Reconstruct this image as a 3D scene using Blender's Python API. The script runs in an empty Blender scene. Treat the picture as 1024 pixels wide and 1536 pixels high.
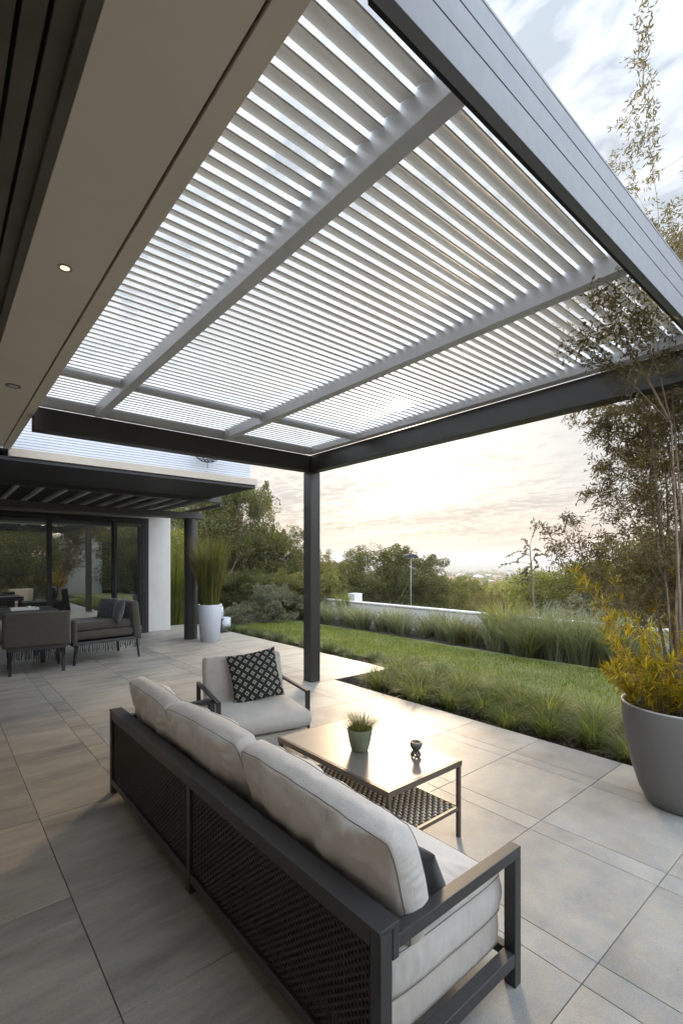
import bpy, math, random
from mathutils import Vector, Matrix, noise
R = math.radians
SC = bpy.context.scene
COL = SC.collection
ORG = {}          # world origin of every root whose parts are written in world coordinates
rnd = random.Random(7)

# ------------------------------------------------------------------ tagging
def tag(o, label=None, cat=None, group=None, kind=None):
    if label: o['label'] = label
    if cat: o['category'] = cat
    if group: o['group'] = group
    if kind: o['kind'] = kind
    return o

def thing(name, label, cat, loc=(0, 0, 0), rz=0, group=None, world=True):
    o = bpy.data.objects.new(name, None); COL.objects.link(o)
    o.empty_display_size = .1
    o.location = loc; o.rotation_euler = (0, 0, rz)
    ORG[o.name] = Vector(loc) if world else Vector((0, 0, 0))
    return tag(o, label, cat, group)

def copy_tree(o, parent=None):
    c = o.copy(); COL.objects.link(c)
    if parent: c.parent = parent
    for ch in [x for x in o.children]: copy_tree(ch, c)
    return c

# ------------------------------------------------------------------ mesh builder
class MB:
    def __init__(s): s.v = []; s.f = []; s.m = []
    def quad(s, a, b, c, d):
        n = len(s.v); s.v += [tuple(a), tuple(b), tuple(c), tuple(d)]; s.f.append((n, n+1, n+2, n+3)); return s
    def box(s, x0, x1, y0, y1, z0, z1, M=None):
        n = len(s.v)
        p = [(x0,y0,z0),(x1,y0,z0),(x1,y1,z0),(x0,y1,z0),(x0,y0,z1),(x1,y0,z1),(x1,y1,z1),(x0,y1,z1)]
        if M: p = [tuple(M @ Vector(q)) for q in p]
        s.v += p
        s.f += [(n,n+3,n+2,n+1),(n+4,n+5,n+6,n+7),(n,n+1,n+5,n+4),(n+1,n+2,n+6,n+5),(n+2,n+3,n+7,n+6),(n+3,n,n+4,n+7)]
        return s
    def bar(s, a, b, w, h, up=(0,0,1)):      # rectangular bar from a to b
        a = Vector(a); b = Vector(b); t = (b-a); L = t.length; t.normalize()
        u = Vector(up); sd = t.cross(u)
        if sd.length < 1e-4: sd = t.cross(Vector((1,0,0)))
        sd.normalize(); u = sd.cross(t)
        M = Matrix(((t.x,sd.x,u.x,a.x),(t.y,sd.y,u.y,a.y),(t.z,sd.z,u.z,a.z),(0,0,0,1)))
        return s.box(0, L, -w/2, w/2, -h/2, h/2, M)
    def tube(s, pts, r, n=6, closed=False, cap=True):
        pts = [Vector(p) for p in pts]; N = len(pts)
        rr = r if isinstance(r, (list, tuple)) else [r]*N
        base = len(s.v); ref = None
        for i, p in enumerate(pts):
            if closed: t = pts[(i+1) % N]-pts[i-1]
            else: t = pts[min(i+1, N-1)]-pts[max(i-1, 0)]
            if t.length < 1e-9: t = Vector((0,0,1))
            t.normalize()
            if ref is None:
                ref = Vector((0,0,1)) if abs(t.z) < .9 else Vector((1,0,0))
            a = t.cross(ref)
            if a.length < 1e-5: a = t.cross(Vector((0,1,0)))
            a.normalize(); b = a.cross(t); ref = b
            for k in range(n):
                th = 2*math.pi*k/n
                s.v.append(tuple(p+a*math.cos(th)*rr[i]+b*math.sin(th)*rr[i]))
        seg = N if closed else N-1
        for i in range(seg):
            j = (i+1) % N
            for k in range(n):
                k2 = (k+1) % n
                s.f.append((base+i*n+k, base+i*n+k2, base+j*n+k2, base+j*n+k))
        if cap and not closed:
            s.f.append(tuple(base+k for k in range(n))[::-1]); s.f.append(tuple(base+(N-1)*n+k for k in range(n)))
        return s
    def lathe(s, prof, n=48, c=(0,0,0), closed=False):
        base = len(s.v); N = len(prof)
        for (r, z) in prof:
            for k in range(n):
                th = 2*math.pi*k/n; s.v.append((c[0]+r*math.cos(th), c[1]+r*math.sin(th), c[2]+z))
        for i in range(N-1 + (1 if closed else 0)):
            j = (i+1) % N
            for k in range(n):
                k2 = (k+1) % n; s.f.append((base+i*n+k, base+i*n+k2, base+j*n+k2, base+j*n+k))
        return s
    def build(s, name, mat, parent=None, smooth=False, bevel=0, label=None, seg=2):
        me = bpy.data.meshes.new(name)
        off = Vector((0, 0, 0))
        o = bpy.data.objects.new(name, me); COL.objects.link(o)
        if parent is not None:
            o.parent = parent; off = ORG.get(parent.name, off)
        ORG[o.name] = off
        vs = [(a-off.x, b-off.y, c-off.z) for a, b, c in s.v] if off.length else s.v
        me.from_pydata(vs, [], s.f)
        me.materials.append(mat)
        if smooth: me.polygons.foreach_set('use_smooth', [True]*len(me.polygons))
        me.update()
        if bevel:
            b = o.modifiers.new('bevel', 'BEVEL'); b.width = bevel; b.segments = seg; b.limit_method = 'ANGLE'; b.angle_limit = R(40)
        if label: o['label'] = label
        return o

# ------------------------------------------------------------------ materials
def nodes(name):
    m = bpy.data.materials.new(name); m.use_nodes = True
    nt = m.node_tree; b = nt.nodes['Principled BSDF']
    return m, nt, b
def N(nt, t, **k):
    n = nt.nodes.new(t)
    for a, v in k.items():
        if hasattr(n, a): setattr(n, a, v)
        else: n.inputs[a].default_value = v
    return n
def ramp(nt, fac, stops):
    r = nt.nodes.new('ShaderNodeValToRGB'); el = r.color_ramp.elements
    while len(el) < len(stops): el.new(.5)
    for e, (p, c) in zip(el, stops): e.position = p; e.color = (*c, 1) if len(c) == 3 else c
    nt.links.new(fac, r.inputs[0]); return r.outputs[0]
def mixc(nt, f, a, b, mode='MIX'):
    n = nt.nodes.new('ShaderNodeMix'); n.data_type = 'RGBA'; n.blend_type = mode
    for s, v in ((n.inputs[0], f), (n.inputs[6], a), (n.inputs[7], b)):
        if hasattr(v, 'links') or hasattr(v, 'is_linked'): nt.links.new(v, s)
        else: s.default_value = v if not isinstance(v, tuple) else (*v, 1)
    return n.outputs[2]
def math_(nt, op, a, b=None, c=None, clamp=False):
    n = nt.nodes.new('ShaderNodeMath'); n.operation = op; n.use_clamp = clamp
    for i, v in enumerate((a, b, c)):
        if v is None: continue
        if hasattr(v, 'is_linked'): nt.links.new(v, n.inputs[i])
        else: n.inputs[i].default_value = v
    return n.outputs[0]
def objco(nt, scale=(1,1,1), kind='Object'):
    t = nt.nodes.new('ShaderNodeTexCoord'); mp = nt.nodes.new('ShaderNodeMapping')
    mp.inputs['Scale'].default_value = scale
    nt.links.new(t.outputs[kind], mp.inputs[0]); return mp.outputs[0]
def noise_(nt, co, scale, detail=4, rough=.55):
    n = nt.nodes.new('ShaderNodeTexNoise'); n.inputs['Scale'].default_value = scale
    n.inputs['Detail'].default_value = detail; n.inputs['Roughness'].default_value = rough
    nt.links.new(co, n.inputs[0]); return n.outputs[0]
def bump(nt, b, h, strength=.2, dist=.01):
    n = nt.nodes.new('ShaderNodeBump'); n.inputs['Strength'].default_value = strength; n.inputs['Distance'].default_value = dist
    nt.links.new(h, n.inputs['Height']); nt.links.new(n.outputs[0], b.inputs['Normal']); return n

def mat_paint(name, c, rough=.5, metal=0, var=.12, sc=3., bmp=.03, spec=.5):
    m, nt, b = nodes(name); co = objco(nt)
    n = noise_(nt, co, sc, 6, .6)
    c0 = tuple(x*(1-var) for x in c); c1 = tuple(min(1, x*(1+var)) for x in c)
    nt.links.new(ramp(nt, n, [(.3, c0), (.7, c1)]), b.inputs['Base Color'])
    n2 = noise_(nt, co, sc*7, 4, .6)
    nt.links.new(math_(nt, 'MULTIPLY_ADD', n2, .18, rough-.09), b.inputs['Roughness'])
    b.inputs['Metallic'].default_value = metal
    b.inputs['Specular IOR Level'].default_value = spec
    if bmp: bump(nt, b, noise_(nt, co, 180, 2), bmp, .002)
    return m
def mat_fabric(name, c, var=.08, weave=900, bmp=.25):
    m, nt, b = nodes(name); co = objco(nt)
    n = noise_(nt, co, 5, 5, .6)
    w = noise_(nt, co, weave, 2)
    c0 = tuple(x*(1-var) for x in c); c1 = tuple(x*(1+var) for x in c)
    base = ramp(nt, n, [(.3, c0), (.7, c1)])
    base = mixc(nt, .35, base, ramp(nt, w, [(.35, tuple(x*.7 for x in c)), (.65, tuple(min(1, x*1.2) for x in c))]))
    nt.links.new(base, b.inputs['Base Color'])
    b.inputs['Roughness'].default_value = .9; b.inputs['Sheen Weight'].default_value = .25
    b.inputs['Specular IOR Level'].default_value = .2
    h = math_(nt, 'ADD', math_(nt, 'MULTIPLY', w, .25), noise_(nt, objco(nt, (1, 1, .35)), 16, 5, .65))
    bump(nt, b, h, bmp*1.6, .014)
    return m
def mat_leaf(name, cols, trans=.45, rough=.5, edge=None):
    m = bpy.data.materials.new(name); m.use_nodes = True; nt = m.node_tree
    nt.nodes.remove(nt.nodes['Principled BSDF'])
    g = nt.nodes.new('ShaderNodeNewGeometry'); out = nt.nodes['Material Output']
    n = len(cols)
    oi = nt.nodes.new('ShaderNodeObjectInfo')
    co = objco(nt, kind='Object'); ns = noise_(nt, co, 1.3, 3)
    f = math_(nt, 'ADD', math_(nt, 'MULTIPLY', g.outputs['Random Per Island'], .6), math_(nt, 'MULTIPLY', math_(nt, 'SUBTRACT', ns, .3), .9))
    f = math_(nt, 'ADD', f, math_(nt, 'MULTIPLY', math_(nt, 'SUBTRACT', oi.outputs['Random'], .5), .25), clamp=True)
    col = ramp(nt, f, [(i/(n-1)*.9+.05, c) for i, c in enumerate(cols)])
    p = nt.nodes.new('ShaderNodeBsdfPrincipled'); p.inputs['Roughness'].default_value = rough
    p.inputs['Specular IOR Level'].default_value = .35
    nt.links.new(col, p.inputs['Base Color'])
    t = nt.nodes.new('ShaderNodeBsdfTranslucent')
    nt.links.new(mixc(nt, 1., col, (1.25, 1.2, .7), 'MULTIPLY'), t.inputs[0])
    mx = nt.nodes.new('ShaderNodeMixShader'); mx.inputs[0].default_value = trans
    nt.links.new(p.outputs[0], mx.inputs[1]); nt.links.new(t.outputs[0], mx.inputs[2]); nt.links.new(mx.outputs[0], out.inputs[0])
    return m

M_char = mat_paint('charcoal_metal', (.030, .030, .032), .45, .0, .15, spec=.6)
M_post = mat_paint('post_metal', (.038, .036, .034), .42, .0, .12)
M_skylit = mat_paint('skylit_fascia_metal', (.13, .14, .16), .45, .0, .06)  # blue of the sky light painted into the side beam's colour
M_lght = mat_paint('light_grey_metal', (.50, .51, .525), .42, 0, .06)
M_louv = mat_paint('louvre_metal', (.62, .595, .55), .5, 0, .06)
M_soff = mat_paint('soffit_render', (.56, .51, .43), .85, 0, .05, 1.2)
M_white = mat_paint('white_render', (.62, .61, .59), .9, 0, .07, 1.5, .15)
M_gwall = mat_paint('garden_wall_render', (.46, .46, .465), .9, 0, .14, .9, .15)
M_tan = mat_paint('cream_fascia', (.34, .30, .25), .7, 0, .06)
M_dwood = mat_paint('dark_board', (.075, .065, .052), .7, 0, .2)
M_black = mat_paint('black_gap', (.008, .008, .008), .9)
M_fab = mat_fabric('cream_fabric', (.60, .58, .55))
M_fab2 = mat_fabric('base_fabric', (.50, .47, .43), weave=500)
M_pip = mat_fabric('piping', (.12, .12, .12))
M_dfab = mat_fabric('charcoal_fabric', (.06, .062, .066))
M_din = mat_fabric('taupe_fabric', (.06, .052, .040))
M_weave = mat_paint('woven_strap', (.024, .021, .019), .5, 0, .25, 30, spec=.5)
M_rope = mat_fabric('rope', (.62, .55, .43), weave=400)
M_bark = mat_paint('bark', (.13, .10, .075), .9, 0, .35, 14, .6)
M_bark2 = mat_paint('pale_bark', (.21, .16, .115), .85, 0, .3, 20, .5)
M_pot = mat_paint('grey_planter', (.16, .155, .15), .55, 0, .05, 2, .05)
M_potr = mat_paint('planter_rim', (.42, .42, .42), .5, 0, .05, 2)
M_potw = mat_paint('pale_planter', (.42, .44, .48), .5, 0, .05, 2)
M_green = mat_paint('green_glaze', (.17, .2, .13), .3, 0, .15, 12)
M_iron = mat_paint('iron_grey', (.13, .125, .12), .5, .4, .3, 40, .5)
M_soil = mat_paint('dark_soil', (.035, .026, .019), .95, 0, .5, 30, 1.)
M_steel = mat_paint('dark_steel', (.03, .031, .034), .6, spec=.3)
M_rub = mat_paint('foot', (.16, .13, .1), .6)

# table top: satin metal
M_top, nt, b = nodes('table_top_metal')
co = objco(nt, (1, 1, 1)); n = noise_(nt, co, 4, 5)
nt.links.new(ramp(nt, n, [(.3, (.27, .25, .23)), (.7, (.31, .29, .265))]), b.inputs['Base Color'])
b.inputs['Metallic'].default_value = .55; b.inputs['Roughness'].default_value = .36
bump(nt, b, noise_(nt, co, 300, 2), .03, .001)
M_tedge = mat_paint('table_edge_metal', (.14, .115, .09), .4, .4, .1)

# tiles
def mat_tile(name, c, streak=(1, 6, 1), rough=.44):
    m, nt, b = nodes(name); g = nt.nodes.new('ShaderNodeNewGeometry')
    co = objco(nt, streak)
    mp = nt.nodes.new('ShaderNodeVectorMath'); mp.operation = 'ADD'
    r = g.outputs['Random Per Island']
    cb = nt.nodes.new('ShaderNodeCombineXYZ'); nt.links.new(math_(nt, 'MULTIPLY', r, 37.), cb.inputs[0]); nt.links.new(math_(nt, 'MULTIPLY', r, 91.), cb.inputs[1])
    nt.links.new(co, mp.inputs[0]); nt.links.new(cb.outputs[0], mp.inputs[1]); v = mp.outputs[0]
    n1 = noise_(nt, v, 1.4, 8, .62); n2 = noise_(nt, v, 7, 6, .7); n3 = noise_(nt, objco(nt), 130, 4, .8)
    c0 = tuple(x*.62 for x in c); c1 = tuple(x*1.28 for x in c)
    base = ramp(nt, n1, [(.30, c0), (.5, c), (.74, c1)])
    warm = ramp(nt, n2, [(.35, (.86, .90, .94)), (.65, (1.12, 1.05, .95))])
    base = mixc(nt, 1., base, warm, 'MULTIPLY')
    tone = ramp(nt, r, [(0, (.82, .82, .83)), (.5, (1, 1, 1)), (1, (1.12, 1.09, 1.04))])
    base = mixc(nt, 1., base, tone, 'MULTIPLY')
    base = mixc(nt, .5, base, ramp(nt, n3, [(.35, (.66, .66, .66)), (.65, (1.3, 1.3, 1.3))]), 'MULTIPLY')
    nt.links.new(base, b.inputs['Base Color'])
    nt.links.new(math_(nt, 'MULTIPLY_ADD', n2, .25, rough-.1), b.inputs['Roughness'])
    b.inputs['Specular IOR Level'].default_value = .5
    h = math_(nt, 'ADD', math_(nt, 'MULTIPLY', n3, .4), n2)
    bump(nt, b, h, .18, .004)
    return m
M_tile = mat_tile('stone_tile', (.265, .265, .255), (1.1, 1.1, 1))
M_tile2 = mat_tile('streaked_stone_tile', (.29, .27, .24), (.9, 3.6, 1))

# foliage
L_dense = mat_leaf('dense_leaf', [(.04, .048, .016), (.08, .088, .025), (.13, .13, .035), (.20, .18, .05)], .45)
L_mid = mat_leaf('mid_leaf', [(.06, .068, .023), (.11, .115, .034), (.17, .165, .045), (.26, .23, .065)], .48)
L_yel = mat_leaf('yellow_green_leaf', [(.06, .08, .02), (.12, .14, .028), (.20, .20, .035), (.32, .30, .05)], .5)
L_gold = mat_leaf('golden_leaf', [(.14, .15, .015), (.38, .29, .015), (.58, .44, .02), (.62, .50, .05)], .5)
L_oliv = mat_leaf('olive_leaf', [(.055, .046, .020), (.095, .078, .030), (.14, .112, .040), (.20, .155, .055)], .38)
L_grey = mat_leaf('grey_green_leaf', [(.07, .075, .045), (.12, .125, .075), (.19, .185, .12), (.30, .27, .19)], .35)
L_reed = mat_leaf('reed_blade', [(.06, .07, .02), (.11, .12, .03), (.19, .185, .05), (.36, .33, .10)], .45)
L_grs = mat_leaf('grass_blade', [(.06, .085, .025), (.13, .165, .045), (.23, .25, .08), (.42, .40, .20)], .5)
L_grs2 = mat_leaf('blue_grass_blade', [(.09, .11, .06), (.15, .17, .095), (.22, .23, .14), (.34, .33, .22)], .45)
L_lawn = mat_leaf('lawn_blade', [(.075, .105, .016), (.12, .155, .022), (.18, .205, .032), (.27, .27, .06)], .45)
L_dark = mat_leaf('dark_tuft_blade', [(.03, .042, .02), (.055, .075, .03), (.09, .11, .045), (.15, .16, .08)], .4)

# ------------------------------------------------------------------ light, sky, camera
SUN = Vector((.7404, .6829, .3236)).normalized()
W = bpy.data.worlds.new('World'); SC.world = W; W.use_nodes = True
nt = W.node_tree; nt.nodes.clear()
sky = N(nt, 'ShaderNodeTexSky', sky_type='NISHITA'); sky.sun_disc = False
sky.sun_elevation = math.asin(SUN.z); sky.sun_rotation = math.atan2(SUN.x, SUN.y)
sky.air_density = 1.2; sky.dust_density = 2.5; sky.ozone_density = 1.5; sky.altitude = 100
tc = N(nt, 'ShaderNodeTexCoord'); D = tc.outputs['Generated']
sx = N(nt, 'ShaderNodeSeparateXYZ'); nt.links.new(D, sx.inputs[0])
z = math_(nt, 'MAXIMUM', sx.outputs[2], 0.0)
zi = math_(nt, 'ADD', z, .07)
cx = math_(nt, 'DIVIDE', sx.outputs[0], zi); cy = math_(nt, 'DIVIDE', sx.outputs[1], zi)
cb = N(nt, 'ShaderNodeCombineXYZ'); nt.links.new(cx, cb.inputs[0]); nt.links.new(cy, cb.inputs[1])
v = cb.outputs[0]
# domain of the cloud layers: rolls, then fine dapple
mp = N(nt, 'ShaderNodeMapping'); mp.inputs['Rotation'].default_value = (0, 0, R(38)); mp.inputs['Scale'].default_value = (1., .38, 1)
nt.links.new(v, mp.inputs[0])
big = noise_(nt, mp.outputs[0], 1.1, 5, .55)
mp2 = N(nt, 'ShaderNodeMapping'); mp2.inputs['Rotation'].default_value = (0, 0, R(60)); mp2.inputs['Scale'].default_value = (1., .6, 1)
nt.links.new(v, mp2.inputs[0])
fine_n = N(nt, 'ShaderNodeTexNoise'); fine_n.inputs['Scale'].default_value = 9; fine_n.inputs['Detail'].default_value = 6; fine_n.inputs['Roughness'].default_value = .6; fine_n.inputs['Distortion'].default_value = .35
nt.links.new(mp2.outputs[0], fine_n.inputs[0]); fine = fine_n.outputs[0]
cov = math_(nt, 'ADD', math_(nt, 'MULTIPLY', big, .55), math_(nt, 'MULTIPLY', fine, .85))
cover = ramp(nt, cov, [(.60, (0, 0, 0)), (.78, (1, 1, 1))])
# angle to the sun
vm = N(nt, 'ShaderNodeVectorMath', operation='DOT_PRODUCT'); nt.links.new(D, vm.inputs[0]); vm.inputs[1].default_value = SUN
dp = math_(nt, 'MAXIMUM', vm.outputs['Value'], 0.0)
g1 = math_(nt, 'POWER', dp, 5.); g2 = math_(nt, 'POWER', dp, 60.); g3 = math_(nt, 'POWER', dp, 900.)
g4 = math_(nt, 'POWER', dp, 12000.)
hz = ramp(nt, z, [(0.0, (1.02, .74, .52)), (.06, (1.0, .79, .60)), (.14, (.86, .83, .78)), (.32, (.90, .92, .95)), (.6, (1.0, 1.04, 1.10)), (1, (.9, .98, 1.08))])
# shaded side of cloud layers
under = ramp(nt, math_(nt, 'ADD', math_(nt, 'MULTIPLY', big, .65), math_(nt, 'MULTIPLY', fine, .35)), [(.38, (1.14, 1.13, 1.12)), (.50, (.94, .95, .96)), (.63, (.74, .77, .81))])
cloud = mixc(nt, 1., hz, under, 'MULTIPLY')
gl = N(nt, 'ShaderNodeMix'); gl.data_type = 'RGBA'
glow = math_(nt, 'ADD', math_(nt, 'MULTIPLY', g1, .03), math_(nt, 'ADD', math_(nt, 'MULTIPLY', g2, .24), math_(nt, 'ADD', math_(nt, 'MULTIPLY', g3, 2.), math_(nt, 'ADD', math_(nt, 'MULTIPLY', g4, 30.), math_(nt, 'MULTIPLY', math_(nt, 'POWER', dp, 60000.), 500.)))))
gc = mixc(nt, 1., (1.0, .82, .58), glow, 'MULTIPLY')
nsk = mixc(nt, 1., sky.outputs[0], (.10, .10, .10), 'MULTIPLY')
nsk = mixc(nt, .75, nsk, (.56, .65, .75))
base = mixc(nt, cover, nsk, cloud)
lowband = ramp(nt, z, [(0.0, (1, 1, 1)), (.07, (0, 0, 0))])
base = mixc(nt, lowband, base, hz)
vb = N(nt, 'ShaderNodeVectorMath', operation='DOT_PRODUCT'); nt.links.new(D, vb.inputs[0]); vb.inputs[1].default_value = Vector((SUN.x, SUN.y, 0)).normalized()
back = ramp(nt, math_(nt, 'MULTIPLY_ADD', vb.outputs['Value'], .5, .5), [(0, (2.05, 2.06, 2.1)), (.55, (1.7, 1.71, 1.73)), (.76, (.50, .50, .50)), (.88, (.35, .35, .35)), (1, (.27, .265, .26))])  # sky gain added: brighter behind the camera for fill, dimmer toward the sun
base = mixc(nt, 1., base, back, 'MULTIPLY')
fin = mixc(nt, 1., base, gc, 'ADD')
bg = N(nt, 'ShaderNodeBackground'); nt.links.new(fin, bg.inputs[0]); bg.inputs[1].default_value = 1.
ow = N(nt, 'ShaderNodeOutputWorld'); nt.links.new(bg.outputs[0], ow.inputs[0])

sl = bpy.data.lights.new('sun', 'SUN'); sl.energy = .7; sl.angle = R(10); sl.color = (1, .74, .48)
so = bpy.data.objects.new('sun', sl); COL.objects.link(so)
so.rotation_euler = SUN.to_track_quat('Z', 'Y').to_euler(); so.location = SUN*30

cam = bpy.data.cameras.new('camera'); co_ = bpy.data.objects.new('camera', cam); COL.objects.link(co_)
cam.sensor_fit = 'HORIZONTAL'; cam.sensor_width = 36; cam.lens = 36*720/1024; cam.shift_y = 77/1024
cam.clip_start = .05; cam.clip_end = 20000
co_.location = (0, 0, 1.7)
co_.rotation_euler = (R(90), 0, -math.atan2(.6473, .7622))
SC.camera = co_
SC.view_settings.view_transform = 'Standard'; SC.view_settings.look = 'None'; SC.view_settings.exposure = 1.6; SC.view_settings.gamma = 1
SC.render.engine = 'CYCLES'

F = Vector((.6473, .7620, 0)); RT = Vector((.7624, -.6475, 0))
def view(px, d):          # ground position seen at picture column px, at distance d along the view
    return F*d + RT*((px-512)/720*d)
def inview(x, y, m=40):
    d = x*F.x+y*F.y; l = x*RT.x+y*RT.y
    return d > .3 and -m < 512+720*l/d < 1024+m

# ------------------------------------------------------------------ terrain and ground
def fall(x, y):
    t = max(0, x-11.5, y-30)
    if x < -15 or y < -30: t = max(t, 0)
    h = -.16
    for a, b_, s in ((0, 25, .16), (25, 120, .075), (120, 500, .026), (500, 1100, .008)):
        h -= s*max(0, min(t, b_)-a)
    rr = math.hypot(x, y)
    if rr > 1400:
        k = min(1, (rr-1400)/1700); k = k*k*(3-2*k)
        h += k*(34 + 9*noise.noise(Vector((x*.0007, y*.0007, 3))) + 4*noise.noise(Vector((x*.003, y*.003, 1))))
        if rr > 3600: h -= (rr-3600)*.012
    elif t > 60:
        h += 1.5*noise.noise(Vector((x*.01, y*.01, 0)))
    return h
n_ = 130; ax = [math.sinh((i-45)/(n_-45)*7.1)/math.sinh(7.1)*5200*1. for i in range(n_)]
ax = [a if a > 0 else a*1.0 for a in ax]
mb = MB()
for x in ax:
    for y in ax: mb.v.append((x, y, fall(x, y)))
for i in range(n_-1):
    for j in range(n_-1): mb.f.append((i*n_+j, (i+1)*n_+j, (i+1)*n_+j+1, i*n_+j+1))
M_ter, nt, b = nodes('hillside_ground'); co = objco(nt)
c1 = ramp(nt, noise_(nt, co, .02, 8, .7), [(.35, (.035, .05, .02)), (.5, (.09, .095, .05)), (.65, (.17, .15, .10))])
c2 = ramp(nt, noise_(nt, co, .6, 8, .7), [(.35, (.04, .05, .025)), (.65, (.12, .11, .07))])
nt.links.new(mixc(nt, .5, c1, c2), b.inputs['Base Color']); b.inputs['Roughness'].default_value = .95
tag(mb.build('hillside', M_ter, smooth=True), kind='structure')

# planting bed soil, with uneven surface and mulch bits
def sheet(x0, x1, y0, y1, nx, ny, zf):
    m = MB()
    for i in range(nx+1):
        for j in range(ny+1):
            x = x0+(x1-x0)*i/nx; y = y0+(y1-y0)*j/ny; m.v.append((x, y, zf(x, y)))
    for i in range(nx):
        for j in range(ny):
            a = i*(ny+1)+j; m.f.append((a, a+ny+1, a+ny+2, a+1))
    return m
PX, PX2, PY = 4.46, 5.62, 5.42          # patio edges
m = sheet(4.40, 10.3, -6, 20, 90, 300, lambda x, y: -.11+.02*noise.noise(Vector((x*6, y*6, 0)))+.012*noise.noise(Vector((x*23, y*23, 5))))
tag(m.build('planting_bed', M_soil, smooth=True), kind='structure')
mb = MB()
for i in range(5200):
    y = rnd.uniform(-1, 12); x = rnd.uniform(4.5, 5.9) + (1.1 if y > PY else 0)
    a = rnd.uniform(0, 6.3); l = rnd.uniform(.008, .03); w = l*rnd.uniform(.25, .6)
    M = Matrix.Translation((x, y, -.1+rnd.uniform(0, .025))) @ Matrix.Rotation(a, 4, 'Z') @ Matrix.Rotation(rnd.uniform(-.6, .6), 4, 'X') @ Matrix.Rotation(rnd.uniform(-.5, .5), 4, 'Y')
    mb.box(-l, l, -w, w, -.003, .003, M)
M_mulch = mat_leaf('bark_mulch', [(.03, .02, .014), (.07, .045, .03), (.11, .08, .055), (.06, .04, .03)], 0., .9)
tag(mb.build('bark_mulch', M_mulch), 'dark brown bark mulch scattered over the planting bed beside the patio', 'mulch', kind='stuff')

# lawn
LX0, LX1 = 5.95, 8.35
def lawn_in(x, y):
    if y < PY: x0 = 5.75+.12*math.sin(y*1.7)
    else: x0 = 6.1+.06*math.sin(y*1.3)
    return x0, 8.3+.12*math.sin(y*.9)
m = sheet(0, 1, -6, 16, 40, 200, lambda x, y: -.055+.012*noise.noise(Vector((x*4, y*1.5, 2))))
m.v = [(lawn_in(0, y)[0]*(1-x)+8.45*x, y, z_) for x, y, z_ in m.v]
M_lawn = mat_paint('lawn_ground', (.09, .105, .03), .95, 0, .3, 3, .5)
tag(m.build('lawn_ground', M_lawn, smooth=True), kind='structure')
mb = MB()
for i in range(80000):
    y = rnd.uniform(-1.5, 16); x0, x1 = lawn_in(0, y)
    x = rnd.uniform(x0, x1)
    if not inview(x, y): continue
    h = rnd.uniform(.022, .06); a = rnd.uniform(0, 6.3); w = rnd.uniform(.003, .006); l = rnd.uniform(0, .022); a2 = rnd.uniform(0, 6.3)
    zz = -.057; n = len(mb.v)
    dx, dy = math.cos(a)*w, math.sin(a)*w
    mb.v += [(x-dx, y-dy, zz), (x+dx, y+dy, zz), (x+math.cos(a2)*l, y+math.sin(a2)*l, zz+h)]
    mb.f.append((n, n+1, n+2))
tag(mb.build('lawn_grass', L_lawn), 'short green mown lawn grass between the clump border and the tall grasses', 'lawn', kind='stuff')

# patio: every tile a separate island over a dark joint bed
def tiles(xs, ys, g=.0019, th=.02):
    m = MB()
    for x0, x1 in zip(xs[:-1], xs[1:]):
        for y0, y1 in zip(ys[:-1], ys[1:]): m.box(x0+(g if x1-x0 > .2 else g*.4), x1-(g if x1-x0 > .2 else g*.4), y0+(g if y1-y0 > .2 else g*.4), y1-(g if y1-y0 > .2 else g*.4), -th, 0)
    return m
xsR = [1.24, 1.995, 2.15, 2.905, 3.06, 3.82, 3.97, PX]
ysR = [-1.3, -.59, .12, .85, 1.565, 2.29, 3.01, 3.73, 4.45, PY]
ysM = [PY, 6.9, 7.06, 8.5, 10.0, 10.16, 11.5, 12.2, 13.0]
xsM = [1.24, 2.15, 3.06, 3.25, 4.1, PX, PX2]
xsL = [-2.1, -1.3, -.38, .535, 1.075, 1.24]
ysL = [-1.3, -.4, .76, 1.91, 2.57, 2.76, 3.73, 4.9, 5.07, 6.2, 7.4, 7.6, 8.7, 9.9, 11.1, 12.3]
tag(tiles(xsR, ysR).build('patio_paving', M_tile, bevel=.0015, seg=1), kind='structure')
tag(tiles(xsL, ysL).build('patio_paving', M_tile2, bevel=.0015, seg=1), kind='structure')
tag(tiles(xsM, ysM).build('patio_paving', M_tile2, bevel=.0015, seg=1), kind='structure')
M_joint = mat_paint('joint', (.05, .047, .042), .9)
M_edge = mat_paint('patio_edge', (.3, .29, .27), .8, 0, .15, 6, .2)
m = MB(); m.box(-2.1, PX-.012, -1.3, PY, -.18, -.0125); m.box(-2.1, PX2-.012, PY+.001, 13, -.18, -.0125)
tag(m.build('paving_base', M_joint), kind='structure')
m = MB(); m.box(PX-.011, PX-.002, -1.3, PY-.012, -.3, -.021); m.box(PX-.01, PX2-.002, PY+.002, PY+.011, -.3, -.021); m.box(PX2-.011, PX2-.002, PY+.012, 13, -.3, -.021)
tag(m.build('paving_edge', M_edge), kind='structure')

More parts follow.
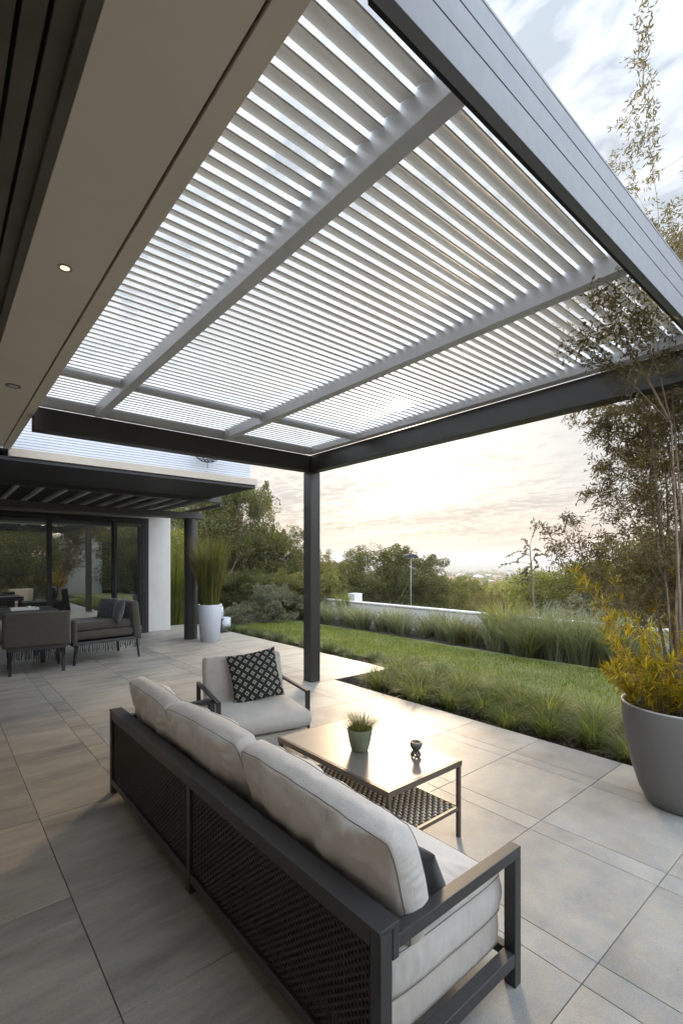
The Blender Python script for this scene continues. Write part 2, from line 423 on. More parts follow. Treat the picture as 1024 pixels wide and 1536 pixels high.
# ------------------------------------------------------------------ pergola
T = thing('pergola', 'charcoal pergola with pale grey louvre roof on a square post over the sofa set', 'pergola', (4.17, 5.57, 0))
MB().box(4.09, 4.255, 5.49, 5.665, 0.0, 3.01).box(4.1, 4.106, 5.46, 5.49, 0, 0.001).build('post', M_post, T, bevel=.004)
MB().box(4.10, 4.25, .80, 5.655, 3.012, 3.24).build('beam', M_post, T, bevel=.004, label='charcoal front beam facing the garden')
MB().box(.744, 4.099, 5.50, 5.65, 3.013, 3.235).build('beam', M_post, T, bevel=.004, label='charcoal rear beam facing the house wing')
f = MB()
for z0, z1 in ((3.0, 3.105), (3.109, 3.19), (3.194, 3.268), (3.271, 3.282)): f.box(.76, 4.40, .765, .799, z0, z1)
f.build('beam', M_skylit, T, bevel=.0015, label='side beam with grooved fascia, blue grey skylight painted in')
MB().box(.77, 4.24, .80, .812, 3.001, 3.28).build('beam_liner', M_black, T)
g = MB(); g.box(4.0, 4.098, .93, 5.495, 3.243, 3.42); g.box(.78, 3.998, 5.42, 5.497, 3.238, 3.42)
g.box(.78, 3.998, .86, .925, 3.30, 3.42)
g.build('inner_frame', M_lght, T, bevel=.003)
for x in (1.27, 2.70): 
    q = MB().box(x-.008, x+.068, .93, 5.418, 3.212, 3.42); q.build('rafter', M_lght, T, bevel=.003)
bays = [(.78, 1.262), (1.338, 2.692), (2.768, 3.998)]
for x0, x1 in bays:
    MB().box(x0+.001, x1-.001, 4.505, 4.555, 3.268, 3.42).build('cross_beam', M_lght, T, bevel=.003)
def louvres(x0, x1, y0, y1):
    m = MB(); p = .0757; tl = R(23.5); w = .076; y = y0+.02; zc = 3.318
    while y < y1-.02:
        prof = []
        for i in range(7):
            s = -1+2*i/6; prof.append((s*w/2, .006*(1-s*s)+.0034+.004*(1-s*s)))
        for i in range(7):
            s = 1-2*i/6; prof.append((s*w/2, -.0034+.004*(1-s*s)))
        tt = tl + rnd.uniform(-.012, .012)
        pts = [(y+.03+a*math.cos(tt)-b_*math.sin(tt), zc+a*math.sin(tt)+b_*math.cos(tt)) for a, b_ in prof]
        n = len(m.v); k = len(pts)
        m.v += [(x0+.004, a, b_) for a, b_ in pts] + [(x1-.004, a, b_) for a, b_ in pts]
        for i in range(k): m.f.append((n+i, n+(i+1) % k, n+k+(i+1) % k, n+k+i))
        m.f.append(tuple(n+i for i in range(k))); m.f.append(tuple(n+k+i for i in range(k))[::-1])
        y += p
    return m
for x0, x1 in bays:
    louvres(x0, x1, .925, 4.49).build('louvre_panel', M_louv, T)
    louvres(x0, x1, 4.57, 5.42).build('louvre_panel', M_louv, T)

# ------------------------------------------------------------------ house
Hs = thing('house', 'modern flat roofed house with wide soffit, ribbed upper wall and dark glass doors', 'house', (0, 9, 0))
SZ = 3.15; SXE = .742; SYE = 7.35
MB().box(.335, SXE-.090, -2.2, SYE-.075, SZ, SZ+.10).build('soffit', M_soff, Hs, bevel=.002)
MB().box(SXE-.078, SXE, -2.2, SYE, SZ, SZ+.10).build('roof_edge', M_soff, Hs, bevel=.002)
MB().box(.30, SXE-.085, -2.2, SYE-.001, SZ+.012, SZ+.099).build('shadow_gap', M_black, Hs)
MB().box(-6, SXE-.002, -2.2, SYE, SZ+.101, SZ+.3).build('roof', M_white, Hs)
q = MB()
x = .335
q.box(.299, .334, -2.2, SYE, SZ, SZ+.05)
for i in range(36):
    x1 = .297-i*.066; q.box(x1-.053, x1, -2.2, SYE, SZ+.028, SZ+.05)
q.build('ceiling_boards', M_dwood, Hs, bevel=.001)
MB().box(-2.1, .298, -2.2, SYE-.001, SZ+.052, SZ+.1).build('board_backing', M_black, Hs)
def ring(c, r0, r1, z, t): 
    return MB().lathe([(r0*.7, 0), (r1, 0), (r1, -t), (r0*1.05, -t*1.4), (r0*.7, 0)], 40, (c[0], c[1], z))
M_lamp, nt, b = nodes('lamp_glow'); b.inputs['Emission Color'].default_value = (1, .66, .34, 1); b.inputs['Emission Strength'].default_value = 1.0
for (c, r, lit) in (((.490, 2.67), .032, True), ((.495, 4.72), .055, False)):
    d = ring(c, r*.78, r, SZ-.0005, .004).build('ceiling_light', M_pot if not lit else M_tan, Hs, smooth=True, label='lit round downlight in the soffit' if lit else 'round unlit fitting in the soffit')  # tan ring carries the downlight's warm glow in its colour
    MB().lathe([(.0001, 0), (r*.62, 0), (r*.62, .002)], 32, (c[0], c[1], SZ-.003)).build('diffuser', M_lamp if lit else M_potw, d)
MB().box(-1.3, 1.4, -2.6, -2.21, 0, 3.55).build('wall', M_white, Hs)  # unseen wall added behind the camera to darken the left paving
# upper storey: ribbed wall over eave slab
q = MB(); z0 = 3.205
zz = z0
while zz < 3.76:
    q.box(-6, 4.33, 7.62, 7.64, zz, zz+.034); zz += .038
q.box(-6, 4.325, 7.641, 12.3, z0+.001, 3.77)
M_rib = mat_paint('ribbed_cladding', (.40, .42, .46), .55, 0, .04)
q.build('ribbed_wall', M_rib, Hs, bevel=.003)
MB().box(.746, 4.40, 7.50, 12.6, 3.09, 3.202).build('eave_fascia', M_tan, Hs, bevel=.004)
MB().box(-6, 4.37, 7.53, 12.58, 3.04, 3.088).build('eave_underside', M_steel, Hs)
# ground floor wall of the wing
FY = 12.2
q = MB(); q.box(4.03, 4.62, FY, FY+.5, 0, 2.80); q.box(-.6, 4.62, FY, FY+.5, 2.801, 3.035)
q.build('wall', M_white, Hs, bevel=.004)
MB().box(-1.3, -1.1, -3, FY+.5, 0, 3.18).build('wall', M_white, Hs)
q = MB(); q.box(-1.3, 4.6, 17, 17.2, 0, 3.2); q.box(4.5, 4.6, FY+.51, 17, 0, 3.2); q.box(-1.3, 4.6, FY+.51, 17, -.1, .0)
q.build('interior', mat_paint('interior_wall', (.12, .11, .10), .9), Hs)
# glass doors
M_gl = bpy.data.materials.new('door_glass'); M_gl.use_nodes = True; nt = M_gl.node_tree; nt.nodes.remove(nt.nodes['Principled BSDF'])
tr = N(nt, 'ShaderNodeBsdfTransparent'); tr.inputs[0].default_value = (.35, .37, .36, 1)
gs = N(nt, 'ShaderNodeBsdfGlossy'); gs.inputs['Roughness'].default_value = .005; gs.inputs[0].default_value = (.75, .78, .75, 1)
mx = N(nt, 'ShaderNodeMixShader'); mx.inputs[0].default_value = .42
nt.links.new(tr.outputs[0], mx.inputs[1]); nt.links.new(gs.outputs[0], mx.inputs[2]); nt.links.new(mx.outputs[0], nt.nodes['Material Output'].inputs[0])
def door(x0, x1, label, y):
    m = MB(); t = .05
    m.box(x0, x0+t, y-.06, y, .03, 2.72); m.box(x1-t, x1, y-.06, y, .03, 2.72); m.box(x0+t, x1-t, y-.058, y-.002, 2.66, 2.72); m.box(x0+t, x1-t, y-.058, y-.002, .03, .09)
    o = m.build('sliding_door', M_steel, Hs, bevel=.002, label=label)
    MB().box(x0+t, x1-t, y-.034, y-.028, .09, 2.66).build('pane', M_gl, o)
    MB().box(x1-t-.012+.02, x1-.012, y-.085, y-.062, 1.0, 1.3).build('handle', M_char, o, bevel=.003)
ym = FY-.02
door(-.55, .62, 'leftmost sliding glass door', ym); door(.62, 1.92, 'glass door behind the dining chair', ym-.062); door(1.925, 3.25, 'glass door behind the lounge chair', ym); door(3.25, 3.93, 'narrow glass door beside the white wall', ym-.062)
m = MB(); m.box(3.94, 4.028, FY-.14, FY+.02, .0, 2.80); m.box(-.6, 3.938, FY-.14, FY+.02, 2.725, 2.80); m.box(-.6, 3.938, FY-.15, FY+.02, .0, .028)
m.build('door_frame', M_steel, Hs, bevel=.003)

# dark slatted canopy with round column
Cn = thing('canopy', 'dark steel canopy on a round column before the glass doors', 'canopy', (4.42, 10.5, 0))
MB().box(-.6, 4.60, 9.32, 9.40, 2.97, 3.17).build('beam', M_char, Cn, bevel=.004, label='outer beam of the canopy')
MB().box(-.6, 4.66, 10.30, 10.62, 2.70, 2.83).build('beam', M_char, Cn, bevel=.004, label='lower beam resting on the column')
for k in range(14):
    x = 4.30-k*.36
    MB().bar((x, 9.41, 3.03), (x-.0, 12.05, 3.03), .055, .10).build('rafter', M_lght, Cn, bevel=.002)
MB().box(-.6, 4.5, 9.42, 12.05, 3.09, 3.12).build('deck', M_steel, Cn)
MB().lathe([(.0001, 0), (.145, 0), (.145, 2.699), (.0001, 2.699)], 40, (4.42, 10.46, 0)).build('column', M_char, Cn)
MB().bar((4.60, 9.33, 2.92), (4.60, 12.1, 2.92), .04, .06).build('side_beam', M_char, Cn, bevel=.002)

# wire light on ribbed wall
T = thing('wall_light', 'black wire basket light on the ribbed upper wall behind the pergola beam', 'light', (3.42, 7.45, 3.55))
c = Vector((3.42, 7.42, 3.52)); m = MB()
for k in range(8):
    a = k*math.pi/4; m.tube([c+Vector((.23*math.cos(a)*math.sin(t), .16*math.sin(a)*math.sin(t), -.16*math.cos(t))) for t in [0, .3, .6, .9, 1.2, 1.5]], .006, 5)
for t in (.5, 1., 1.5): m.tube([c+Vector((.23*math.cos(a)*math.sin(t), .16*math.sin(a)*math.sin(t), -.16*math.cos(t))) for a in [i*math.pi/12 for i in range(24)]], .006, 5, closed=True)
m.tube([c+Vector((0, 0, -.16)), c+Vector((0, 0, -.26))], .006, 5); m.tube([c+Vector((0, .2, -.0)), c+Vector((0, .02, .0)), c+Vector((0, 0, -.16))], .008, 5)
m.build('wire_basket', M_steel, T)
MB().lathe([(.0001, -.07), (.05, -.05), (.07, 0), (.05, .05), (.0001, .07)], 20, tuple(c)).build('glass_bulb', mat_paint('smoky_glass', (.25, .26, .28), .1), T, smooth=True)

# ------------------------------------------------------------------ cushions
def cushion(W_, D_, H_, k=.72, pull=.06, seed=0, wr=.006, n=44, edge_wr=.010, bulge=.02, sag=None):
    """box cushion centred at origin: top/bottom crowned faces, soft side band.  Returns body MB, piping loops"""
    def plan(a, b_):
        x = W_/2*a*(1-pull*abs(b_)**5); y = D_/2*b_*(1-pull*abs(a)**5)
        return x, y
    def thick(a, b_):
        f = (1-abs(a)**3.2)*(1-abs(b_)**3.2)
        return H_/2*(k+(1-k)*max(0, f)**.6)
    def disp(x, y, a, b_, s):
        e = max(abs(a), abs(b_)); v = wr*noise.noise(Vector((x*5+seed, y*5, s*3.3)))*2
        # pucker perpendicular to the nearest edge
        t = x if abs(b_) > abs(a) else y
        w = max(0, (e-.55)/.45)
        v += 1.9*edge_wr*w*(1-w)*noise.noise(Vector((t*26+seed*7, e*2.2, s*9+seed)))
        d2 = x*.8+y*.6; v += wr*1.3*noise.noise(Vector((d2*14+seed, (x-y)*2.2, seed+s)))
        return v*(1-.8*e**10)
    m = MB(); idx = {}
    us = [-1+2*i/n for i in range(n+1)]
    us = [math.copysign(abs(u)**.85, u) for u in us]
    for s in (1, -1):
        for i, a in enumerate(us):
            for j, b_ in enumerate(us):
                x, y = plan(a, b_); zz = s*(thick(a, b_)+disp(x, y, a, b_, s))
                if sag: zz += sag(a, b_)
                idx[(s, i, j)] = len(m.v); m.v.append((x, y, zz))
        for i in range(n):
            for j in range(n):
                q = (idx[s, i, j], idx[s, i+1, j], idx[s, i+1, j+1], idx[s, i, j+1])
                m.f.append(q if s > 0 else q[::-1])
    loop = [(i, 0) for i in range(n)]+[(n, j) for j in range(n)]+[(n-i, n) for i in range(n)]+[(0, n-j) for j in range(n)]
    K = 7; L = len(loop); rows = []
    for q in range(K+1):
        if q == 0: rows.append([idx[1, i, j] for i, j in loop]); continue
        if q == K: rows.append([idx[-1, i, j] for i, j in loop]); continue
        row = []
        for li, (i, j) in enumerate(loop):
            p1 = Vector(m.v[idx[1, i, j]]); p2 = Vector(m.v[idx[-1, i, j]]); t = q/K
            p = p1.lerp(p2, t); o = Vector((p.x/W_*2 if abs(us[i]) == 1 else 0, p.y/D_*2 if abs(us[j]) == 1 else 0, 0))
            if o.length: o.normalize()
            p += o*(bulge*math.sin(math.pi*t)+.004*noise.noise(Vector((li*.35+seed, t*3, seed))))
            row.append(len(m.v)); m.v.append(tuple(p))
        rows.append(row)
    for q in range(K):
        for i in range(L):
            j = (i+1) % L; m.f.append((rows[q][i], rows[q+1][i], rows[q+1][j], rows[q][j]))
    loops = [[m.v[r] for r in rows[0]], [m.v[r] for r in rows[-1]]]
    return m, loops
def place(m, M):
    m.v = [tuple(M @ Vector(p)) for p in m.v]; return m
def add_cushion(name, mat, parent, M, piping=True, label=None, **kw):
    m, loops = cushion(**kw)
    o = place(m, M).build(name, mat, parent, smooth=True, label=label)
    if piping:
        p = MB()
        for lp in loops: p.tube([M @ Vector(q) for q in lp], .0017, 5, closed=True)
        p.build('piping', M_pip, o, smooth=True)
    return o

# ------------------------------------------------------------------ sofa
S = thing('sofa', 'long cream cushioned sofa with charcoal frame and woven back panel', 'sofa', (1.4, 2.4, 0))
X0, X1, Y0, Y1 = .998, 1.81, .998, 3.84
t = .045
m = MB()
m.box(X0, X0+.05, Y0, Y0+.045, .0, .60).build('leg', M_char, S, bevel=.003, label='rear corner upright of the frame nearest the camera')
MB().box(X0, X0+.05, Y1-.05, Y1, .0, .60).build('leg', M_char, S, bevel=.003)
MB().box(X0, X0+.05, 2.378, 2.418, .0, .555).build('leg', M_char, S, bevel=.003, label='middle upright of the back frame')
m = MB(); m.box(X0-.004, X0+.085, Y0, Y1, .60, .614).box(X0+.001, X0+.012, Y0+.047, Y1-.052, .545, .599)
m.box(X0+.001, X0+.049, Y0+.047, 2.376, .065, .11); m.box(X0+.001, X0+.049, 2.420, Y1-.052, .065, .11)
m.box(X0+.055, X0+.083, Y0+.002, Y1-.002, .50, .599)
m.build('back_frame', M_char, S, bevel=.003)
for y in (Y0+.012, Y1-.062):
    fr = MB(); 
    fr.bar((X0+.051, y+.025, .535), (X1, y+.025, .535), .05, .042).bar((X1-.022, y+.025, .0), (X1-.022, y+.025, .513), .05, .045)
    fr.bar((X0+.051, y+.025, .115), (X1-.046, y+.025, .115), .05, .05)
    fr.build('arm', M_char, S, bevel=.003)
MB().box(X1-.04, X1-.001, Y0+.066, Y1-.066, .095, .135).build('base_rail', M_char, S, bevel=.003)
for ya, yb in ((Y0+.047, 2.376), (2.420, Y1-.052)):
    w = MB(); nz = 31; z0, z1 = .113, .542; pv = .017
    ny = int((yb-ya)/pv)
    for i in range(nz):
        zc = z0+(z1-z0)*(i+.5)/nz; hh = .0048
        pts = []
        for j in range(ny*4+1):
            y = ya+(yb-ya)*j/(ny*4); ph = math.pi*j/4 + math.pi*(i % 2)
            pts.append((X0+.020+.0055*math.sin(ph), y))
        n = len(w.v)
        for x, y in pts: w.v += [(x-.0012, y, zc-hh), (x-.0012, y, zc+hh), (x+.0012, y, zc+hh), (x+.0012, y, zc-hh)]
        for j in range(len(pts)-1):
            a = n+j*4
            for k in range(4): w.f.append((a+k, a+4+k, a+4+(k+1) % 4, a+(k+1) % 4))
    for j in range(ny):
        y = ya+(yb-ya)*(j+.25)/ny
        w.box(X0+.018, X0+.022, y-.0035, y+.0035, z0, z1)
    w.build('woven_panel', M_weave, S)
MB().box(X0+.055, X0+.058, Y0+.047, Y1-.052, .16, .54).build('back_lining', M_black, S)
# upholstered base and cushions
def rbox(name, mat, parent, x0, x1, y0, y1, z0, z1, seed=1, **kw):
    M = Matrix.Translation(((x0+x1)/2, (y0+y1)/2, (z0+z1)/2))
    return add_cushion(name, mat, parent, M, W_=x1-x0, D_=y1-y0, H_=z1-z0, seed=seed, **kw)
rbox('seat_base', M_fab2, S, X0+.10, X1-.045, Y0+.085, Y1-.085, .135, .268, k=.97, pull=.004, wr=.001, edge_wr=.002, bulge=.004, piping=False)
rbox('seat_cushion', M_fab, S, X0+.12, X1-.03, Y0+.075, 2.395, .262, .432, seed=2, k=.84, pull=.02, wr=.004, edge_wr=.016, n=60, bulge=.010)
rbox('seat_cushion', M_fab, S, X0+.12, X1-.03, 2.405, Y1-.075, .262, .432, seed=5, k=.84, pull=.02, wr=.004, edge_wr=.016, n=60, bulge=.010)

def back_cushion(yc, w, seed, tilt=15, z=.625, x=1.215, rx=0, rz=0, h=.44, th=.20):
    # local: X = width (world Y), Y = height, Z = thickness
    M = Matrix.Translation((x, yc, z)) @ Matrix.Rotation(R(rz), 4, 'Z') @ Matrix.Rotation(R(rx), 4, 'X') @ Matrix.Rotation(R(-tilt), 4, 'Y') @ Matrix(((0,0,1,0),(1,0,0,0),(0,1,0,0),(0,0,0,1)))
    return add_cushion('back_cushion', M_fab, S, M, W_=w, D_=h, H_=th, seed=seed, k=.55, pull=.06, wr=.014, edge_wr=.030, bulge=.014, n=64)
back_cushion(1.555, 1.0, 11, 16, rz=0, z=.622, rx=1.4)
back_cushion(2.53, .90, 23, 16, rz=1, rx=-1)
back_cushion(3.36, .80, 31, 17, rz=-1, rx=1, x=1.21)
# throw pillow
def throw(name, label, mat, M, size, th, seed, pull=-.0):
    T = thing(name, label, 'pillow', tuple(M.translation))
    n = 40; m = MB(); idx = {}
    for s in (1, -1):
        for i in range(n+1):
            for j in range(n+1):
                a = -1+2*i/n; b_ = -1+2*j/n
                x = size/2*a*(1-.07*(1-b_*b_)*abs(a)**3); y = size/2*b_*(1-.07*(1-a*a)*abs(b_)**3)
                z = s*th/2*((1-a*a)*(1-b_*b_))**.42 + .006*noise.noise(Vector((x*9+seed, y*9, s)))
                if s < 0 and (i in (0, n) or j in (0, n)): idx[(s, i, j)] = idx[(1, i, j)]; continue
                idx[(s, i, j)] = len(m.v); m.v.append((x, y, z))
        for i in range(n):
            for j in range(n):
                q = (idx[s, i, j], idx[s, i+1, j], idx[s, i+1, j+1], idx[s, i, j+1]); m.f.append(q if s > 0 else q[::-1])
    me = place(m, M).build('cover', mat, T, smooth=True)
    return T, me
P1 = Matrix(((0,0,1,0),(1,0,0,0),(0,1,0,0),(0,0,0,1)))
throw('throw_pillow', 'plain charcoal throw pillow tucked behind the near sofa arm', M_dfab, Matrix.Translation((1.375, 1.22, .555)) @ Matrix.Rotation(R(10), 4, 'Z') @ Matrix.Rotation(R(-30), 4, 'Y') @ P1, .29, .09, 3)

# patterned pillow material: pale flower blocks on a dark lattice
M_pat, nt, b = nodes('patterned_weave')
uv = nt.nodes.new('ShaderNodeTexCoord'); mp = nt.nodes.new('ShaderNodeMapping'); mp.inputs['Rotation'].default_value = (0, 0, R(45))
mp.inputs['Scale'].default_value = (1, 1, 1); nt.links.new(uv.outputs['UV'], mp.inputs[0])
s_ = N(nt, 'ShaderNodeSeparateXYZ'); nt.links.new(mp.outputs[0], s_.inputs[0])
def tri(v, k): 
    f = math_(nt, 'FRACT', math_(nt, 'MULTIPLY', v, k)); return math_(nt, 'ABSOLUTE', math_(nt, 'SUBTRACT', f, .5))
u_, v_ = tri(s_.outputs[0], 8), tri(s_.outputs[1], 8)
blk = math_(nt, 'LESS_THAN', math_(nt, 'MAXIMUM', u_, v_), .27)
cr = math_(nt, 'GREATER_THAN', math_(nt, 'MINIMUM', u_, v_), .06)
hole = math_(nt, 'GREATER_THAN', math_(nt, 'MAXIMUM', u_, v_), .07)
msk = math_(nt, 'MULTIPLY', blk, math_(nt, 'MULTIPLY', math_(nt, 'MAXIMUM', cr, .35), hole))
msk = math_(nt, 'MULTIPLY', msk, ramp(nt, noise_(nt, objco(nt), 40, 3), [(.3, (.5, .5, .5)), (.5, (1, 1, 1))]))
nt.links.new(mixc(nt, msk, (.022, .027, .026), (.55, .52, .45)), b.inputs['Base Color']); b.inputs['Roughness'].default_value = .95
bump(nt, b, math_(nt, 'ADD', msk, noise_(nt, objco(nt), 300, 2)), .5, .004)

# ------------------------------------------------------------------ armchair (local: faces -y)
A = thing('armchair', 'low cream armchair with slim charcoal arms beside the coffee table', 'armchair', (2.235, 3.88, 0), R(-12), world=False)
hw, hd = .40, .44
for s in (-1, 1):
    fr = MB(); x = s*hw
    fr.bar((x, -.30, .55), (x, hd-.02, .55), .035, .022).bar((x, -.318, .0), (x, -.318, .561), .035, .036).bar((x, hd, .0), (x, hd, .561), .035, .036).bar((x, -.298, .12), (x, hd-.02, .12), .034, .035)
    fr.build('arm', M_char, A, bevel=.002)
MB().box(-hw+.02, hw-.02, -.335, -.30, .10, .13).build('base_rail', M_char, A, bevel=.002)
MB().box(-hw+.02, hw-.02, .40, .43, .10, .13).build('base_rail', M_char, A, bevel=.002)
def acush(name, mat, c, size, rot=Matrix.Identity(4), **kw):
    return add_cushion(name, mat, A, Matrix.Translation(c) @ rot, W_=size[0], D_=size[1], H_=size[2], **kw)
acush('seat_base', M_fab2, (0, -.0, .19), (.73, .80, .13), k=.95, pull=.01, wr=.002, edge_wr=.002, bulge=.004, seed=8, piping=False)
acush('seat_cushion', M_fab, (0, -.06, .345), (.755, .78, .18), k=.66, pull=.03, wr=.003, edge_wr=.005, bulge=.02, seed=9, piping=False)
acush('back_cushion', M_fab, (0, .31, .595), (.75, .42, .17), Matrix.Rotation(R(76), 4, 'X'), k=.7, pull=.03, wr=.003, edge_wr=.006, bulge=.015, seed=14, piping=False)
Tp, me = throw('throw_pillow', 'black and cream patterned throw pillow on the armchair', M_pat, Matrix.Translation((2.30, 3.96, .645)) @ Matrix.Rotation(R(-24), 4, 'Z') @ Matrix.Rotation(R(66), 4, 'X') @ Matrix.Rotation(R(9), 4, 'Z'), .47, .15, 6)
uvl = me.data.uv_layers.new(name='UVMap'); n = 40
Minv = (Matrix.Translation((2.30, 3.96, .645)) @ Matrix.Rotation(R(-24), 4, 'Z') @ Matrix.Rotation(R(66), 4, 'X') @ Matrix.Rotation(R(9), 4, 'Z')).inverted()
for lp in me.data.loops:
    p = Minv @ (Vector(me.data.vertices[lp.vertex_index].co)+Vector(Tp.location)); uvl.data[lp.index].uv = (p.x/.47+.5, p.y/.47+.5)

# ------------------------------------------------------------------ coffee table
x0, x1, y0, y1, zt = 1.86, 2.49, 1.80, 2.86, .477
T = thing('coffee_table', 'rectangular bronze grey metal coffee table with woven rope shelf', 'table', ((x0+x1)/2, (y0+y1)/2, 0))
MB().box(x0+.004, x1-.004, y0+.004, y1-.004, zt-.02, zt).build('tabletop', M_top, T, bevel=.002)
m = MB(); e = .004
m.box(x0, x1, y0-.012, y0+.0035, zt-.036, zt-.001).box(x0, x1, y1-.0035, y1+.012, zt-.036, zt-.001).box(x0-.012, x0+.0035, y0-.012, y1+.012, zt-.0365, zt-.0015).box(x1-.0035, x1+.012, y0-.012, y1+.012, zt-.0365, zt-.0015)
m.build('top_edge', M_tedge, T, bevel=.0015)
for x in (x0-.008, x1-.016):
    for y in (y0-.008, y1-.016): MB().box(x, x+.024, y, y+.024, 0, zt-.037).build('leg', M_tedge, T, bevel=.002)
sz = .19
m = MB()
m.box(x0+.017, x1-.017, y0-.006, y0+.016, sz-.022, sz).box(x0+.017, x1-.017, y1-.016, y1+.006, sz-.022, sz).box(x0-.006, x0+.012, y0+.017, y1-.017, sz-.022, sz).box(x1-.012, x1+.006, y0+.017, y1-.017, sz-.022, sz)
m.build('shelf_frame', M_tedge, T, bevel=.002)
# chunky rope weave: pale strands alternating over dark ones
ra, rb = MB(), MB(); nx, ny = 21, 46
for i in range(nx):
    x = x0+.03+(x1-x0-.06)*i/(nx-1); pts = []
    for j in range(ny*4+1):
        y = y0+.017+(y1-y0-.034)*j/(ny*4); pts.append((x, y, sz-.008+.007*math.sin(math.pi*j/4+math.pi*(i % 2))))
    ra.tube(pts, .0078, 6)
for j in range(ny):
    y = y0+.017+(y1-y0-.034)*(j+.5)/ny; pts = []
    for i in range((nx-1)*4+1):
        x = x0+.03+(x1-x0-.06)*i/((nx-1)*4); pts.append((x, y, sz-.008-.006*math.cos(math.pi*i/4)*math.cos(math.pi*j)))
    rb.tube(pts, .0078, 5)
o = ra.build('woven_shelf', M_rope, T, smooth=True)
rb.build('cross_strand', mat_fabric('dark_rope', (.06, .05, .04), weave=400), o, smooth=True)

# ------------------------------------------------------------------ plant generators
def clump(n, h, spread, droop, w, seed, base=.05, segs=5, hv=.35):
    r = random.Random(seed); m = MB()
    for i in range(n):
        a = r.uniform(0, 2*math.pi); q = r.random()**.6; bx = base*q*math.cos(a); by = base*q*math.sin(a)
        a += r.gauss(0, .45); L = h*(1-hv*r.random()); lean = spread*(.15+.95*q)*r.uniform(.6, 1.1); dr = droop*r.uniform(.5, 1.3)
        ww = w*r.uniform(.7, 1.2); tw = a+math.pi/2+r.gauss(0, .5); k0 = len(m.v); th = lean*.45; x, y, z = bx, by, -.01
        tx, ty = math.cos(tw), math.sin(tw); ca, sa = math.cos(a), math.sin(a)
        for s in range(segs+1):
            t = s/segs; hwid = ww*(1-t)**.7*.5 if s < segs else 0
            if s < segs: m.v += [(x-tx*hwid, y-ty*hwid, z), (x+tx*hwid, y+ty*hwid, z)]
            else: m.v.append((x, y, z))
            th += dr/segs*(.4+1.5*t) + lean*.12
            st = L/segs; x += ca*math.sin(th)*st; y += sa*math.sin(th)*st; z += math.cos(th)*st
        for s in range(segs-1):
            b0 = k0+2*s; m.f.append((b0, b0+1, b0+3, b0+2))
        b0 = k0+2*(segs-1); m.f.append((b0, b0+1, b0+2))
    return m
def leaf(m, p, d, up, L, w):
    """pointed leaf, folded a little along its mid rib"""
    d = d.normalized(); s = d.cross(up)
    if s.length < 1e-4: s = d.cross(Vector((1, 0, 0)))
    s.normalize(); u = s.cross(d)*.18*w; n = len(m.v); mid = p+d*L*.45
    m.v += [tuple(p), tuple(mid+s*w/2+u), tuple(p+d*L), tuple(mid-s*w/2+u)]
    m.f.append((n, n+1, n+2, n+3))
def rv(r): 
    while True:
        v = Vector((r.uniform(-1, 1), r.uniform(-1, 1), r.uniform(-1, 1)))
        if .05 < v.length < 1: return v
def leafball(m, r, c, rad, n, L, w, sq=.8, upb=.3):
    for i in range(n):
        v = rv(r); v = v.normalized()*(v.length**.6); p = c+Vector((v.x*rad, v.y*rad, v.z*rad*sq))
        d = (v*.6+rv(r)+Vector((0, 0, upb-.2))); leaf(m, p, d, rv(r), L*r.uniform(.6, 1.25), w*r.uniform(.7, 1.2))
def bush_meshes(seed, rad, h, nballs, per, L, w, trunk_r=.06, zlow=.12, shape=1., spiky=.0):
    r = random.Random(seed); cr, tk = MB(), MB()
    for i in range(nballs):
        t = r.random(); z = h*(zlow+(1-zlow)*t)
        env = rad*math.sin(math.pi*min(1, .22+.78*(1-t)**shape if t > .35 else .45+t))**.8
        a = r.uniform(0, 6.283); q = env*math.sqrt(r.uniform(.1, 1)); q *= 1+.25*noise.noise(Vector((a*1.5, z*1.1, seed)))
        c = Vector((q*math.cos(a), q*math.sin(a), z)); b_ = rad*r.uniform(.13, .30)
        leafball(cr, r, c, b_, per, L, w)
        if r.random() < spiky:
            d = (c-Vector((0, 0, h*.35))).normalized()+Vector((0, 0, .7)); 
            for k in range(4): leafball(cr, r, c+d.normalized()*(b_*.6+k*b_*.28)+rv(r)*b_*.15, b_*(.55-.08*k), per//5, L, w)
        if i % 3 == 0:
            p0 = Vector((0, 0, h*.12*r.random())); md = p0.lerp(c, .5)+Vector((0, 0, -.1*h))*r.random()
            tk.tube([p0, md, c], [trunk_r*.5, trunk_r*.3, trunk_r*.1], 5)
    tk.tube([(0, 0, -.3), (.02, 0, h*.25), (-.03, .03, h*.55), (0, 0, h*.8)], [trunk_r*1.3, trunk_r, trunk_r*.6, trunk_r*.15], 8)
    return cr, tk
def place_plant(kind, name, label, cat, loc, rz=0, sc=1., group=None, leafmat=None):
    """kind: cache entry of (crown mesh, trunk mesh)"""
    T = bpy.data.objects.new(name, None); COL.objects.link(T); T.empty_display_size = .1
    T.location = loc; T.rotation_euler = (0, 0, rz); T.scale = (sc, sc, sc) if not isinstance(sc, tuple) else sc
    tag(T, label, cat, group)
    for nm, me in kind:
        o = bpy.data.objects.new(nm, me); COL.objects.link(o); o.parent = T
        if leafmat and nm in ('crown', 'foliage'):
            o.material_slots[0].link = 'OBJECT'; o.material_slots[0].material = leafmat
    return T
def mesh_of(m, mat, name, smooth=False):
    me = bpy.data.meshes.new(name); me.from_pydata(m.v, [], m.f); me.materials.append(mat); 
    if smooth: me.polygons.foreach_set('use_smooth', [True]*len(me.polygons))
    me.update(); return me
def kindof(leafm, *a, bark=M_bark, **k):
    cr, tk = bush_meshes(*a, **k); return [('crown', mesh_of(cr, leafm, 'crown')), ('trunk', mesh_of(tk, bark, 'trunk', True))]
